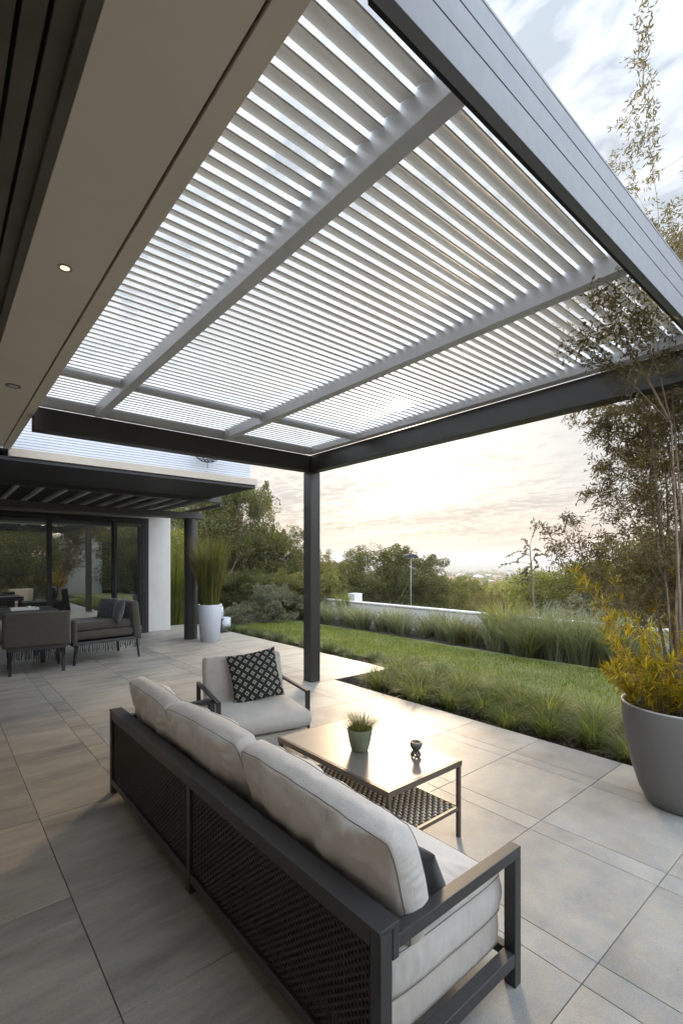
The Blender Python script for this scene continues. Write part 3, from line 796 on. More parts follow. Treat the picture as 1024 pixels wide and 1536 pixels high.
def single(me, name, label, cat, loc, rz=0, sc=1., group=None):
    o = bpy.data.objects.new(name, me); COL.objects.link(o); o.location = loc; o.rotation_euler = (0, 0, rz); o.scale = (sc, sc, sc) if not isinstance(sc, tuple) else sc
    return tag(o, label, cat, group)
ORD = ['first', 'second', 'third', 'fourth', 'fifth', 'sixth', 'seventh', 'eighth', 'ninth', 'tenth', 'eleventh', 'twelfth', 'thirteenth', 'fourteenth', 'fifteenth', 'sixteenth', 'seventeenth', 'eighteenth', 'nineteenth', 'twentieth', 'twenty-first', 'twenty-second', 'twenty-third', 'twenty-fourth']

# ------------------------------------------------------------------ potted things on the table
c = (2.124, 2.315, zt+.0005)
T = thing('flower_pot', 'small green glazed pot on the coffee table', 'pot', c)
prof = [(.0001, 0), (.050, 0), (.056, .006), (.070, .06), (.080, .115), (.084, .142), (.0815, .146), (.077, .143), (.074, .125), (.0001, .125)]
MB().lathe(prof, 48, c).build('bowl', M_green, T, smooth=True)
MB().lathe([(.0001, .128), (.0735, .127)], 32, c).build('soil', M_soil, T)
me = mesh_of(clump(420, .175, 1.15, .35, .0032, 5, base=.065), mat_leaf('dry_grass_blade', [(.08, .11, .03), (.15, .17, .05), (.27, .26, .09), (.40, .35, .16)], .4), 'tuft')
single(me, 'grass_tuft', 'dry yellow green grass tuft growing in the green pot on the coffee table', 'plant', (c[0], c[1], zt+.12))
c = (2.325, 2.01, zt+.0005)
T = thing('ornament', 'small dark iron bowl ornament with looped feet on the coffee table', 'ornament', c)
MB().lathe([(.0001, .036), (.018, .038), (.030, .050), (.038, .068), (.040, .080), (.036, .090), (.028, .094), (.024, .088), (.014, .080), (.0001, .078)], 32, c).build('bowl', M_iron, T, smooth=True)
m = MB()
for k in range(3):
    a = k*2.094+.5
    d = Vector((math.cos(a), math.sin(a), 0)); s = Vector((-math.sin(a), math.cos(a), 0)); cc = Vector(c)
    m.tube([cc+d*.006+Vector((0,0,.042)), cc+d*.016+s*.012+Vector((0,0,.026)), cc+d*.026+s*.012+Vector((0,0,.0105)), cc+d*.028+Vector((0,0,.0098)), cc+d*.026-s*.012+Vector((0,0,.0105)), cc+d*.016-s*.012+Vector((0,0,.026)), cc+d*.006+Vector((0,0,.042))], .0095, 8)
m.lathe([(.0001, .02), (.011, .024), (.014, .034), (.010, .044), (.0001, .044)], 20, c)
m.build('looped_foot', M_iron, T, smooth=True)

# ------------------------------------------------------------------ large planter with the tree
pc = Vector((4.02, 1.03, 0))
T = thing('planter', 'large round dark grey planter at the right edge of the patio', 'planter', tuple(pc))
H_ = .70
prof = [(.0001, .0), (.19, .0), (.215, .008), (.26, .10), (.305, .25), (.34, .42), (.362, .58), (.368, H_-.01), (.366, H_), (.350, H_), (.345, H_-.012), (.340, H_-.08), (.0001, H_-.08)]
MB().lathe(prof, 72, pc).build('pot', M_pot, T, smooth=True)
MB().lathe([(.3665, H_-.004), (.369, H_+.003), (.360, H_+.006), (.349, H_+.003), (.3465, H_-.004)], 72, pc).build('rim', M_potr, T, smooth=True)
r = random.Random(3); m = sheet(-.335, .335, -.335, .335, 40, 40, lambda x, y: 0); m2 = MB()
m2.lathe([(.0001, 0)]+[(rr_, 0) for rr_ in (.05, .1, .15, .2, .25, .3, .338)], 48, (0, 0, 0))
m2.v = [(x+pc.x, y+pc.y, H_-.06+.018*noise.noise(Vector((x*18, y*18, 1)))) for x, y, z_ in m2.v]
m2.build('soil', M_soil, T, smooth=True)

TT = thing('slender_tree', 'tall airy small leaved tree with many thin stems in the grey planter', 'tree', (pc.x, pc.y, H_-.07))
stems, crown = MB(), MB(); r = random.Random(21)
def twig_leaves(p0, p1, n, L=.045, w=.011, spread=.09):
    for k in range(n):
        t = r.random(); p = p0.lerp(p1, t)+rv(r)*spread*.5
        d = (p1-p0).normalized()*.5+rv(r)*.9+Vector((0, 0, -.25)); leaf(crown, p, d, rv(r), L*r.uniform(.7, 1.25), w*r.uniform(.8, 1.2))
def stem(p, d, L, rad, nseg, curve, lvl, dens, leafstart=.35, L_=.045):
    pts = [p.copy()]; rs = [rad]; q = p.copy(); dd = d.normalized()
    for s in range(nseg):
        dd = (dd+curve/nseg+rv(r)*.10).normalized(); q2 = q+dd*(L/nseg); t = (s+1)/nseg
        if lvl < 2 and t > leafstart:
            nb = 2 if lvl == 0 else 1
            for b_ in range(nb + (1 if r.random() < .5 else 0)):
                bd = (dd*.55+rv(r).normalized()*.85+Vector((0, 0, .1))).normalized()
                stem(q.lerp(q2, r.random()), bd, L*(.30 if lvl == 0 else .42)*r.uniform(.6, 1.1)*(1.15-.5*t), rad*(1-t*.8)*.45, 4 if lvl == 0 else 3, Vector((0, 0, -.12)), lvl+1, dens, .1, L_)
        if lvl == 2 or (lvl == 1 and t > .3) or (lvl == 0 and t > .6): twig_leaves(q, q2, int(dens*(1 if lvl == 2 else .8)+.5), L=L_)
        q = q2; pts.append(q.copy()); rs.append(max(.0012, rad*(1-t*.85)))
    stems.tube(pts, rs, 5 if lvl else 7, cap=False)
base = Vector((pc.x, pc.y, H_-.08))
# stems that lean out over the bed and garden, and up past the side beam
targets = [((.30, .60, 2.15), 2.3), ((.55, .40, 2.3), 2.5), ((.9, .6, 1.9), 2.2), ((.5, .15, 2.9), 3.2), ((.8, -.05, 3.3), 3.5), ((1.05, .25, 2.6), 3.0),
           ((.25, .50, 1.85), 2.1), ((.75, .45, 2.7), 3.0), ((.72, .10, 3.7), 4.0), ((.95, .5, 4.8), 5.2), ((.8, .75, 3.9), 4.3), ((.5, -.2, 3.9), 4.1), ((1.1, .45, 3.6), 4.0), ((.40, .66, 1.75), 1.9), ((1.2, -.2, 3.9), 4.2), ((.95, .1, 4.1), 4.4), ((1.3, .2, 4.4), 4.8)]
for i, (d, L) in enumerate(targets):
    d = Vector(d); b0 = base+Vector((r.uniform(.05, .16), r.uniform(-.12, .12), 0)); n0 = d.normalized()
    up = Vector((n0.x*.35, n0.y*.35, 1)); stem(b0, up, L*(.98 if L < 3.8 else .86), r.uniform(.009, .015), 10, (n0-up.normalized())*2.6, 0, 5.8 if L < 3.8 else 20, .38 if L < 3.8 else .5)
# a low branch that passes inside the front beam and hangs under the louvres
stems.tube([base+Vector((0, -.02, 0)), base+Vector((-.03, .0, .7)), base+Vector((-.05, .02, 1.4)), base+Vector((-.12, .03, 2.05))], [.012, .010, .008, .006], 7, cap=False)
hb = base+Vector((-.12, .03, 2.05))
for dv, L in (((-.9, .0, .36), 1.25), ((-.95, .12, .30), 1.0), ((-.8, -.1, .42), 1.05), ((-.85, .05, .5), .9)):
    b1 = hb+Vector(dv)*.5; stems.tube([hb, b1], [.006, .0045], 5, cap=False)
    stem(b1, Vector(dv), L*.75, .0045, 6, Vector((-.2, .0, -.2)), 1, 17, .0, .029)
stem(hb+Vector((0, .02, -.25)), Vector((-.1, .6, .32)), .35, .003, 3, Vector((0, 0, -.1)), 1, 7, .3, .045)
stems.build('trunk', M_bark2, TT, smooth=True)
crown.build('crown', L_oliv, TT)

# golden leaved plant sharing the planter
G = thing('golden_bamboo', 'golden yellow narrow leaved plant at the foot of the planter tree', 'plant', (pc.x, pc.y, H_-.07))
stems, crown = MB(), MB(); r = random.Random(9)
for i in range(44):
    a = r.uniform(0, 6.28); q = .22*math.sqrt(r.random()); b0 = base+Vector((q*math.cos(a)-.04, q*math.sin(a)+.08, .01))
    L = r.uniform(.25, .5) if i < 27 else r.uniform(.6, 1.15)
    d = Vector((math.cos(a)*.30-.02, math.sin(a)*.30+.02, 1)).normalized() if L < .6 else Vector((math.cos(a)*.1-.03, math.sin(a)*.1+.08, 1)).normalized(); p = b0.copy(); pts = [p.copy()]
    for s in range(8):
        d = (d+Vector((math.cos(a)*.05, math.sin(a)*.05, -.03))+rv(r)*.06).normalized(); p = p+d*L/8; pts.append(p.copy())
        if s >= (1 if L < .6 else 3):
            for k in range(5 if L < .8 else 5):
                ld = (d*.5+rv(r).normalized()+Vector((0, 0, .1))).normalized()
                for z_ in range(3): leaf(crown, p+rv(r)*.02, (ld+rv(r)*.45), Vector((0, 0, 1)), r.uniform(.07, .125), r.uniform(.010, .017))
    stems.tube(pts, [.004*(1-i_/9*.7) for i_ in range(9)], 5)
stems.build('stem', M_bark2, G, smooth=True); crown.build('foliage', L_gold, G)

# ------------------------------------------------------------------ planter by the column
pc2 = Vector((4.60, 9.86, 0))
T = thing('planter', 'tall pale grey tapered planter beside the round column', 'planter', tuple(pc2))
MB().lathe([(.0001, 0), (.185, 0), (.20, .01), (.235, .40), (.262, .80), (.258, .805), (.24, .80), (.235, .74), (.0001, .74)], 56, pc2).build('pot', M_potw, T, smooth=True)
MB().lathe([(.0001, .755), (.236, .75)], 32, pc2).build('soil', M_soil, T)
m = clump(800, 1.75, .13, .34, .018, 77, base=.20, segs=7, hv=.5)
single(mesh_of(m, L_reed, 'foliage'), 'reed_grass', 'tall upright reed grass in the pale grey planter by the column', 'plant', (pc2.x, pc2.y, .74))
cc = view(338, 12.6)
T = thing('garden_pot', 'small white cylinder pot on the grass behind the reed planter', 'pot', (cc.x, cc.y, -.08))
MB().lathe([(.0001, 0), (.12, 0), (.13, .02), (.135, .36), (.12, .36), (.118, .30), (.0001, .30)], 32, (cc.x, cc.y, -.08)).build('pot', M_potw, T, smooth=True)
cc = view(329, 11.9)
T = thing('lantern', 'clear glass lantern behind the reed planter', 'lantern', (cc.x, cc.y, .33))
M_lg = mat_paint('pale_glass', (.5, .55, .62), .12, .3)
m = MB().lathe([(.10, .0), (.11, .02), (.10, .10), (.11, .12), (.10, .20), (.075, .27), (.0001, .27)], 28, (cc.x, cc.y, .33)); m.build('glass_body', M_lg, T, smooth=True)
MB().lathe([(.0001, 0), (.115, 0), (.115, .02), (.0001, .02)], 28, (cc.x, cc.y, .31)).build('base', M_steel, T)
MB().box(cc.x-.2, cc.x+.2, cc.y-.2, cc.y+.2, -.1, .0).build('plinth', M_gwall, T, bevel=.01)
MB().lathe([(.0001, 0), (.09, 0), (.06, .25), (.09, .309), (.0001, .309)], 28, (cc.x, cc.y, 0)).build('stand', M_steel, T)

# bamboo screen behind the white wall return
for i, (px, d) in enumerate(((256, 14.6), (262, 13.9), (272, 15.4))):
    p = view(px, d); m = clump(500, 2.9, .28, .35, .03, 100+i, base=.3, segs=6, hv=.6)
    r = random.Random(i); 
    for k in range(900):
        leaf(m, Vector((r.gauss(0, .22), r.gauss(0, .22), r.uniform(.3, 2.9))), rv(r)+Vector((0, 0, -.5)), rv(r), .14, .02)
    single(mesh_of(m, L_yel, 'bamboo'), 'bamboo', 'yellow green bamboo behind the end of the house wall, %s from the wall' % ORD[i], 'bamboo', (p.x, p.y, -.1), group='bamboo screen beside the house')

# ------------------------------------------------------------------ dining set, in the shade of the canopy
def dining_chair(loc, rz, label):
    D = thing('dining_chair', label, 'chair', loc, rz, 'taupe dining chairs round the low table', world=False)
    for sx in (-.35, .35):
        MB().bar((sx, -.33, .0), (sx*.97, -.30, .40), .035, .035).build('leg', M_steel, D); MB().bar((sx, .33, 0), (sx*.97, .30, .40), .035, .035).build('leg', M_steel, D)
    MB().box(-.38, .38, -.37, .37, .37, .42).build('seat_frame', M_char, D, bevel=.006)
    add_cushion('seat_cushion', M_din, D, Matrix.Translation((0, .05, .50)), W_=.70, D_=.62, H_=.15, seed=3, n=16, piping=False)
    add_cushion('backrest', M_din, D, Matrix.Translation((0, -.31, .68)) @ Matrix.Rotation(R(82), 4, 'X'), W_=.86, D_=.50, H_=.12, seed=5, n=20, k=.85, pull=.01, wr=.003, piping=False)
    f = MB(); r = random.Random(2)
    for k in range(34):
        x = -.36+.72*k/33; f.tube([(x, -.36, .37), (x+r.gauss(0, .006), -.36, .37-r.uniform(.09, .17))], .006, 4); f.tube([(x, .36, .37), (x+r.gauss(0, .006), .36, .37-r.uniform(.09, .17))], .006, 4)
    for k in range(30):
        y = -.34+.68*k/29
        for sx in (-.37, .37): f.tube([(sx, y, .37), (sx, y, .37-r.uniform(.09, .17))], .006, 4)
    f.build('rope_fringe', M_steel, D)
    return D
dc = dining_chair((1.24, 8.98, 0), R(-4), 'taupe dining chair with back to the camera and rope fringe')
p = copy_tree(dc); p.location = (.13, 8.98, 0); p['label'] = 'taupe dining chair cut by the left edge of the photo'
# lounge seat at the table end (faces -x)
D = thing('lounge_chair', 'wide taupe lounge chair with dark pillows at the right end of the dining table', 'chair', (2.28, 9.42, 0), R(8), world=False)
for sx, sy in ((-.55, -.42), (.5, -.42), (-.55, .42), (.5, .42)): MB().bar((sx*1.04, sy*1.02, 0), (sx*.97, sy*.97, .34), .035, .035).build('leg', M_steel, D)
MB().box(-.6, .55, -.46, .46, .33, .38).build('seat_frame', M_char, D, bevel=.006)
add_cushion('seat_cushion', M_din, D, Matrix.Translation((-.08, 0, .48)), W_=.95, D_=.84, H_=.15, seed=4, n=20, k=.9, pull=.01, piping=False)
add_cushion('seat_cushion', M_din, D, Matrix.Translation((-.10, 0, .63)), W_=.93, D_=.82, H_=.15, seed=6, n=20, k=.85, pull=.02, piping=False)
add_cushion('backrest', M_din, D, Matrix.Translation((.46, 0, .68)) @ Matrix.Rotation(R(84), 4, 'Y'), W_=.66, D_=.92, H_=.15, seed=7, n=20, k=.85, pull=.02, piping=False)
add_cushion('armrest', M_din, D, Matrix.Translation((-.58, -.02, .56)) @ Matrix.Rotation(R(90), 4, 'Y'), W_=.36, D_=.90, H_=.09, seed=7, n=16, k=.9, pull=.02, piping=False)
f = MB(); r = random.Random(2)
for k in range(36):
    for sy in (-.45, .45): x = -.58+1.1*k/35; f.tube([(x, sy, .33), (x+r.gauss(0, .008), sy, .33-r.uniform(.09, .16))], .007, 4)
f.bar((-.58, -.44, .35), (.52, -.44, .35), .02, .02).bar((-.58, .44, .35), (.52, .44, .35), .02, .02).bar((-.58, -.45, .35), (-.58, .45, .35), .02, .02)
f.build('rope_fringe', M_steel, D)
for i, (x, y, a, lb) in enumerate(((2.52, 9.12, -12, 'dark square pillow at the front of the lounge chair'), (2.42, 9.55, 10, 'dark square pillow at the back of the lounge chair'))):
    throw('throw_pillow', lb, M_dfab, Matrix.Translation((x, y, .86)) @ Matrix.Rotation(R(8+a), 4, 'Z') @ Matrix.Rotation(R(14), 4, 'Y') @ P1, .42, .16, i)
# table
T = thing('dining_table', 'dark low dining table with thick top before the glass doors', 'table', (.7, 9.95, 0))
MB().box(-.9, 1.65, 9.48, 10.45, .80, .90).build('tabletop', M_char, T, bevel=.006)
for x in (-.6, 1.4):
    for y in (9.6, 10.33): MB().box(x, x+.07, y, y+.07, 0, .799).build('leg', M_steel, T, bevel=.004)
T = thing('tray', 'pale tray on the dark dining table', 'tray', (1.18, 9.8, .901))
m = MB(); m.box(.98, 1.38, 9.65, 9.95, .9015, .912); m.box(.98, 1.0, 9.65, 9.95, .9125, .94); m.box(1.36, 1.38, 9.65, 9.95, .9125, .94); m.box(1.001, 1.359, 9.65, 9.67, .9125, .94); m.box(1.001, 1.359, 9.93, 9.95, .9125, .94)
m.build('tray_body', M_white, T, bevel=.003)
m = MB().lathe([(.0001, 0), (.03, 0), (.035, .05), (.03, .05), (.0001, .01)], 16, (1.25, 9.8, .913)); tag(m.build('cup', M_white, smooth=True), 'small white cup standing in the pale tray', 'cup')
T = thing('placemat', 'pale sheet lying on the left end of the dining table', 'placemat', (.35, 9.7, .9))
MB().box(.05, .62, 9.55, 9.9, .901, .908).build('mat', M_white, T, bevel=.002)

# ------------------------------------------------------------------ garden wall, pier, garden lamp
T = thing('garden_wall', 'low pale rendered garden wall along the far side of the lawn', 'wall', (9.9, 6, -.1))
MB().box(9.90, 10.08, -4, 13.6, -.3, .48).build('wall', M_gwall, T, bevel=.004)
MB().box(9.87, 10.11, -4, 13.62, .481, .52).build('coping', M_gwall, T, bevel=.005)
p = view(532, 17.6)
T = thing('wall_pier', 'square white pier just beyond the garden wall', 'pier', (p.x, p.y, -.3))
MB().box(p.x-.19, p.x+.19, p.y-.19, p.y+.19, -1.2, .60).build('pier', M_white, T, bevel=.01)
p = view(616, 19)
T = thing('lamp_post', 'thin pale lamp post with two small heads beyond the garden wall', 'lamp', (p.x, p.y, -1.2))
MB().tube([(p.x, p.y, -1.5), (p.x, p.y, 1.95)], .018, 10).build('pole', M_pot, T, smooth=True)
for s in (-1, 1):
    q = Vector((p.x, p.y, 1.98))+RT*(.14*s)
    MB().box(-.13, .13, -.09, .09, -.06, .06, Matrix.Translation(q) @ Matrix.Rotation(-.7, 4, 'Z') @ Matrix.Rotation(.3*s, 4, 'Y')).build('lamp_head', M_steel, T, bevel=.02)

# ------------------------------------------------------------------ grass clumps
front = [mesh_of(clump(430, .48, .95, 1.05, .0085, s, base=.10, segs=5), L_grs, 'grass_clump') for s in (1, 2, 3)]
sm = [mesh_of(clump(260, .34, .95, .9, .009, s, base=.09, segs=4), L_dark, 'dark_tuft') for s in (4, 5)]
tall = [mesh_of(clump(230, 1.0, .62, 1.0, .017, s, base=.16, segs=6), L_grs2, 'blue_grass') for s in (6, 7, 8)]
r = random.Random(5)
i = 0; y = -.05
ys = []
while y < 5.0: ys.append(y); y += .41
for k, y in enumerate(reversed(ys)):
    x = 4.86+.10*math.sin(k*2.1)
    single(front[k % 3], 'grass_clump', 'arching grass clump at the patio edge, %s from the paving corner' % ORD[k], 'grass', (x, y, -.1), r.uniform(0, 6), r.uniform(.85, 1.2), 'grass clumps along the patio edge')
for k, y in enumerate(reversed(ys)):
    y = y+.2; x = 5.38+.12*math.sin(k*1.7+1)
    single(front[(k+1) % 3], 'grass_clump', 'pale grass clump in the lawn side row, %s from the paving corner' % ORD[k], 'grass', (x, y, -.1), r.uniform(0, 6), r.uniform(.95, 1.3), 'grass clumps bordering the lawn')
for k in range(20):
    y = 5.75+k*.42; x = 5.92+.1*math.sin(k*2.3)
    single(sm[k % 2], 'grass_tuft', 'low dark grass tuft along the far paving, %s from its corner' % ORD[k], 'grass', (x, y, -.1), r.uniform(0, 6), r.uniform(.8, 1.15), 'dark tufts along the far paving')
for k, (x, y, s) in enumerate(((5.95, 5.2, 1.25), (6.15, 4.75, .95))):
    single(sm[k], 'grass_tuft', ['large dark grass tuft right of the paving corner', 'dark grass tuft between the paving corner and lawn'][k], 'grass', (x, y, -.1), 1, s)
for k in range(22):
    y = 12.6-k*.50; x = 9.05+.15*math.sin(k*1.9)
    single(tall[k % 3], 'fountain_grass', 'grey green fountain grass by the garden wall, %s from its left end' % ORD[k], 'grass', (x, y, -.1), r.uniform(0, 6), r.uniform(.78, 1.12), 'fountain grasses before the garden wall')
hm = [mesh_of(clump(250, 1.35, .42, .8, .020, s, base=.26, segs=6), L_grs2, 'tall_grass') for s in (16, 17, 18)]
for k in range(12):
    px = 748+k*18; d = 9.75-k*.13+.35*math.sin(k*2.4); p = view(px, d)
    single(hm[k % 3], 'tall_grass', 'tall feathery grass by the wall, %s from the left of its stand' % ORD[k], 'grass', (p.x, p.y, -.12), r.uniform(0, 6), r.uniform(.62, 1.05), 'stand of tall upright grasses')
p = view(757, 10.2)
single(mesh_of(clump(420, 1.25, .5, .6, .03, 55, base=.18, segs=6), L_yel, 'foliage'), 'broadleaf_plant', 'yellow green strap leaved plant left of the tall grasses', 'plant', (p.x, p.y, -.1))
sp = mesh_of(clump(110, .95, .95, .5, .034, 58, base=.10, segs=5), L_mid, 'foliage')
for k, (px, d, lb) in enumerate(((700, 10.6, 'spiky broad leaved plant at the left foot of the tall grasses'), (792, 9.0, 'spiky broad leaved plant before the middle of the tall grasses'), (868, 8.6, 'spiky broad leaved plant before the right part of the tall grasses'), (645, 12.0, 'spiky broad leaved plant among the fountain grasses below the lamp post'))):
    p = view(px, d); single(sp, 'spiky_plant', lb, 'plant', (p.x, p.y, -.1), k*1.3, (.85, .95, .8, .9)[k], 'spiky plants in the wall border')
p = view(515, 15.0)
single(mesh_of(clump(300, 1.15, .3, .3, .014, 56, base=.12, segs=6), L_grs, 'foliage'), 'upright_grass', 'upright pale green grass before the left end of the wall', 'grass', (p.x, p.y, -.1))

# ------------------------------------------------------------------ trees and shrubs beyond
K_dense = [kindof(L_dense, s, 1.6, 4.0, 120, 260, .085, .036, zlow=.05, spiky=.2) for s in (1, 2)]
K_mid = [kindof(L_mid, s, 1.7, 3.0, 110, 240, .10, .04, zlow=.03, spiky=.12) for s in (3, 4)]
K_yel = kindof(L_yel, 5, 1.2, 1.9, 80, 240, .10, .026, zlow=.02)
K_grey = kindof(L_grey, 6, .75, 1.0, 60, 110, .07, .028, trunk_r=.02, zlow=.02, spiky=.4)
K_far = kindof(L_mid, 12, 2.0, 3.2, 60, 90, .20, .10, zlow=.02)
def tree(K, px, d, z0, h, label, cat='tree', base_h=4.0, wide=1., group=None, name='tree', mat=None):
    p = view(px, d); s = h/base_h
    return place_plant(K, name, label, cat, (p.x, p.y, z0), rnd.uniform(0, 6), (s*wide, s*wide, s), group, mat)
g = 'dense trees beyond the far patio'
tree(K_dense[0], 318, 17.5, -.3, 4.9, 'tall dense dark tree rising behind the reed planter', group=g, wide=.95, name='evergreen_tree')
tree(K_dense[1], 358, 18.5, -.3, 4.9, 'tall loose crowned tree behind the grey shrub, highest of the left trees', group=g, wide=.75, name='evergreen_tree')
tree(K_dense[0], 283, 20, -.3, 4.4, 'dense dark tree glimpsed left of the reed planter', group=g, wide=1., name='evergreen_tree')
tree(K_dense[1], 425, 20, -.3, 3.3, 'smaller dark tree immediately left of the pergola post', group=g, wide=.85, name='evergreen_tree')
tree(K_dense[0], 392, 19, -.3, 3.0, 'low rounded dark tree between the two taller left trees', group=g, wide=1.2, name='evergreen_tree')
tree(K_mid[0], 452, 21, -.5, 2.4, 'mid green bushy tree hidden partly by the pergola post', base_h=3, wide=1.1, group=g, name='bushy_tree')
tree(K_mid[1], 496, 24, -.9, 2.6, 'mid green bushy tree just right of the pergola post', base_h=3, wide=.9, name='bushy_tree')
tree(K_dense[1], 515, 27, -1.2, 2.9, 'dark round tree over the white pier', wide=1.2, name='bushy_tree')
tree(K_dense[0], 572, 24, -1.4, 3.75, 'large domed dark tree left of the lamp post', wide=1.45, name='domed_tree')
tree(K_dense[1], 618, 25, -1.6, 3.5, 'domed dark tree behind the lamp post', wide=1.5, name='domed_tree')
tree(K_mid[1], 668, 26, -2.0, 2.9, 'grey green spreading tree right of the lamp post', base_h=3, wide=1.2, name='bushy_tree')
tree(K_mid[0], 706, 30, -3.0, 3.2, 'low spreading tree in haze above the middle of the garden wall', base_h=3, wide=1.2, name='bushy_tree')
tree(K_mid[0], 735, 20, -1.6, 1.8, 'brown green shrub behind the strap leaved plant', base_h=3, wide=1.0, name='shrub', cat='shrub', mat=L_oliv)
tree(K_yel, 838, 15.5, -.9, 2.5, 'yellow green rounded shrub behind the tall grasses', base_h=1.9, wide=1.1, name='shrub', cat='shrub')
tree(K_yel, 872, 14, -.9, 2.3, 'yellow green shrub left of the planter tree foliage', base_h=1.9, wide=1.0, name='shrub', cat='shrub', mat=L_mid)
tree(K_mid[1], 930, 13, -.8, 2.5, 'large mid green shrub behind the golden leaves', base_h=3, wide=1.0, name='shrub', cat='shrub')
tree(K_grey, 885, 12, -.5, 1.3, 'pale grey green shrub just over the garden wall', base_h=1.0, wide=1.1, name='shrub', cat='shrub')
tree(K_mid[0], 990, 12.5, -.8, 2.9, 'mid green shrub beyond the wall at the right edge', base_h=3, wide=1.1, name='shrub', cat='shrub', mat=L_oliv)
tree(K_mid[1], 1040, 14, -.8, 3.3, 'bushy tree beyond the wall cut by the right edge', base_h=3, wide=1.1, name='bushy_tree')
g = 'low shrubs at the left end of the lawn'
for i, (px, d, h, w, K, lb) in enumerate(((410, 14.5, 1.05, .85, K_grey, 'silvery grey twiggy shrub left of the pergola post'), (372, 14.5, .55, 1.6, K_grey, 'low spreading grey shrub left of the silvery shrub'), (440, 15.5, .75, 1.3, K_grey, 'low grey shrub between the silvery shrub and the post'), (350, 13.8, .5, 1.4, K_grey, 'low grey shrub beside the small white pot'))):
    tree(K, px, d, -.1, h, lb, cat='shrub', base_h=1., wide=w, name='shrub', group=g)
for i, px in enumerate((352, 380, 432, 462)):
    tree(K_mid[i % 2], px, 16.2, -.2, 1.5, 'dark hedge shrub under the left trees, %s from the reed planter' % ORD[i], cat='shrub', base_h=3., wide=1.4, name='shrub', group='hedge under the left trees', mat=L_dense)

# sapling with feathery fronds
p = view(797, 12.5)
T = thing('sapling', 'slender bare stemmed sapling with drooping fronds above the tall grasses', 'tree', (p.x, p.y, -.6))
tk, fo = MB(), MB(); r = random.Random(4); z0 = -.6; top = Vector((p.x, p.y, 2.15))-RT*.05
pts = [Vector((p.x, p.y, z0))+RT*.05, Vector((p.x, p.y, .6))+RT*.06, Vector((p.x, p.y, 1.4)), top]
tk.tube(pts, [.04, .032, .022, .012], 8)
for k in range(30):
    t = .40+.60*(k/29)**.8; b0 = pts[1].lerp(pts[2], (t-.4)/.3) if t < .7 else pts[2].lerp(pts[3], (t-.7)/.3)
    a = r.uniform(0, 6.283); d = RT*math.cos(a)+F*math.sin(a)+Vector((0, 0, r.uniform(.3, 1.4))); L = r.uniform(.16, .40)
    if k in (18, 24): d = RT*(-1 if k == 18 else -.8)+Vector((0, 0, .55)); L = .8 if k == 18 else .6
    if k == 29: d = RT*.35+Vector((0, 0, 1.3)); L = .6
    q = b0.copy(); fp = [q.copy()]; dr = r.uniform(.05, .22)
    for j in range(8):
        d = (d.normalized()+Vector((0, 0, -dr))+rv(r)*.08); q = q+d.normalized()*L/8; fp.append(q.copy())
        if j > 1:
            for z_ in range(5): leaf(fo, q, d.normalized()+rv(r)*.7, rv(r), r.uniform(.06, .13), .024)
    tk.tube(fp, .006, 4)
tk.build('trunk', M_bark, T, smooth=True); fo.build('crown', L_oliv, T)

# hedge, trees and a white neighbour behind the camera, which the glass doors reflect
for i, (x, y, h) in enumerate(((3.2, -6.5, 3.6), (4.2, -9.5, 4.0), (8.5, -12, 5.5), (9.8, -6.5, 4.4), (11.5, -10.5, 6), (2.0, -9, 5), (13, -4.5, 4.2))):
    place_plant(K_mid[i % 2], 'bushy_tree', 'tree reflected in the glass doors, %s of the row behind the camera' % ORD[i], 'tree', (x, y, -.2), i*1.3, h/3.0, 'trees behind the camera')
T = thing('neighbour_house', 'plain white house block reflected in the glass doors', 'house', (7, -9.5, 0))
MB().box(5.9, 8.0, -11, -8.2, -.5, 3.3).build('wall', M_white, T); MB().box(5.85, 8.05, -11.05, -8.15, 3.301, 3.4).build('roof', M_lght, T)

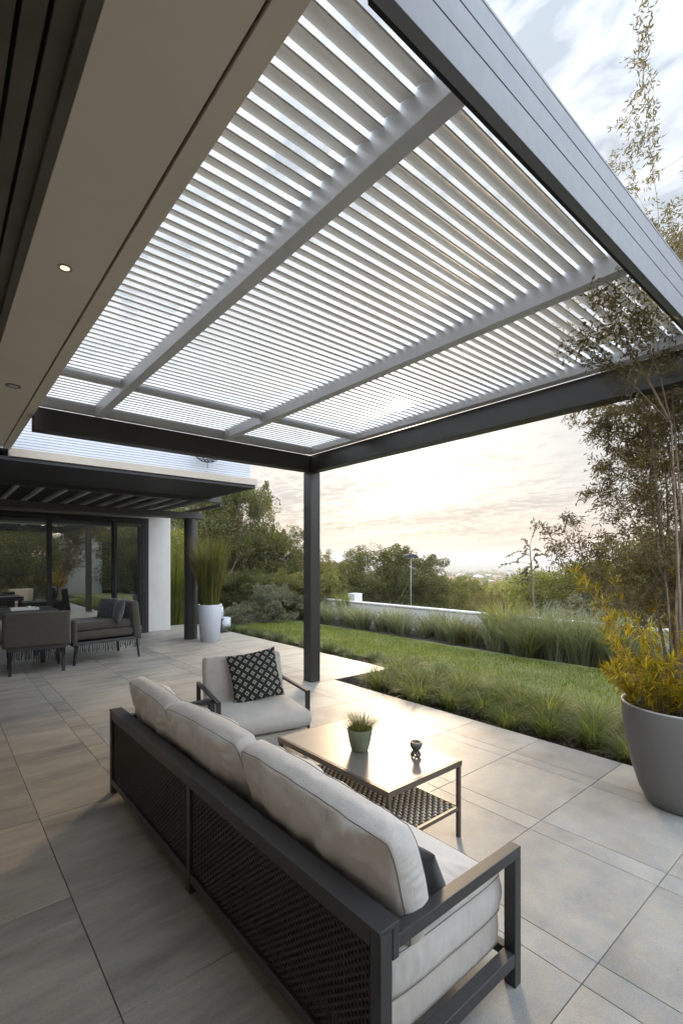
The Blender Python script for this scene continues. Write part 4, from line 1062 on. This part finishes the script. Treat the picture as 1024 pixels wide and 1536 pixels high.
# ------------------------------------------------------------------ valley town and wooded slope
wood = MB(); r = random.Random(44)
for i in range(2600):
    d = 45*(1.0+r.random()**1.7*26); px = r.uniform(440, 1040); p = view(px, d)
    g0 = fall(p.x, p.y); s = r.uniform(1.6, 3.2)*(1+d/900)
    if d < 90: s *= .8
    nl = 60 if d < 200 else 26
    for k in range(nl):
        v = rv(r); v = v.normalized()*(v.length**.5)
        q = Vector((p.x+v.x*s*1.1, p.y+v.y*s*1.1, g0+s*.7+v.z*s*.8)); leaf(wood, q, rv(r), rv(r), s*.62, s*.34)
tag(wood.build('distant_wood', L_mid), 'hazy wooded slope and valley trees beyond the garden', 'wood', kind='stuff')
M_h1 = mat_paint('town_white', (.42, .41, .40), .9); M_h2 = mat_paint('town_roof', (.28, .17, .12), .9)
for i in range(70):
    d = r.uniform(260, 1150); px = r.uniform(635, 900); p = view(px, d); g0 = fall(p.x, p.y)
    w, l, h = r.uniform(6, 11), r.uniform(7, 14), r.uniform(3, 6)
    a = r.uniform(0, 3); M = Matrix.Translation((0, 0, 0)) @ Matrix.Rotation(a, 4, 'Z')
    T = thing('town_house', 'tiny pale house among the trees of the hazy valley town', 'house', (p.x, p.y, g0), a, 'houses of the valley town', world=False)
    MB().box(-w/2, w/2, -l/2, l/2, -2, h).build('wall', M_h1, T)
    m = MB(); n = 0; m.v = [(-w/2-.4, -l/2-.4, h), (w/2+.4, -l/2-.4, h), (w/2+.4, l/2+.4, h), (-w/2-.4, l/2+.4, h), (0, -l/2-.4, h+2.4), (0, l/2+.4, h+2.4)]
    m.f = [(0, 1, 4), (3, 5, 2), (0, 4, 5, 3), (1, 2, 5, 4), (0, 3, 2, 1)]; m.build('roof', M_h2 if i % 3 else M_h1, T)

# ------------------------------------------------------------------ air
HAZE = True
if HAZE:
    m = MB(); m.box(-5400, 5400, -5400, 5400, -75, 45)
    hm_ = bpy.data.materials.new('haze_air'); hm_.use_nodes = True; nt = hm_.node_tree; nt.nodes.remove(nt.nodes['Principled BSDF'])
    pv = N(nt, 'ShaderNodeVolumePrincipled'); pv.inputs['Density'].default_value = .0004; pv.inputs['Color'].default_value = (.93, .92, .92, 1); pv.inputs['Anisotropy'].default_value = .25
    nt.links.new(pv.outputs[0], nt.nodes['Material Output'].inputs['Volume'])
    tag(m.build('haze', hm_), 'pale haze lying over the valley beyond the garden', 'haze', kind='stuff')
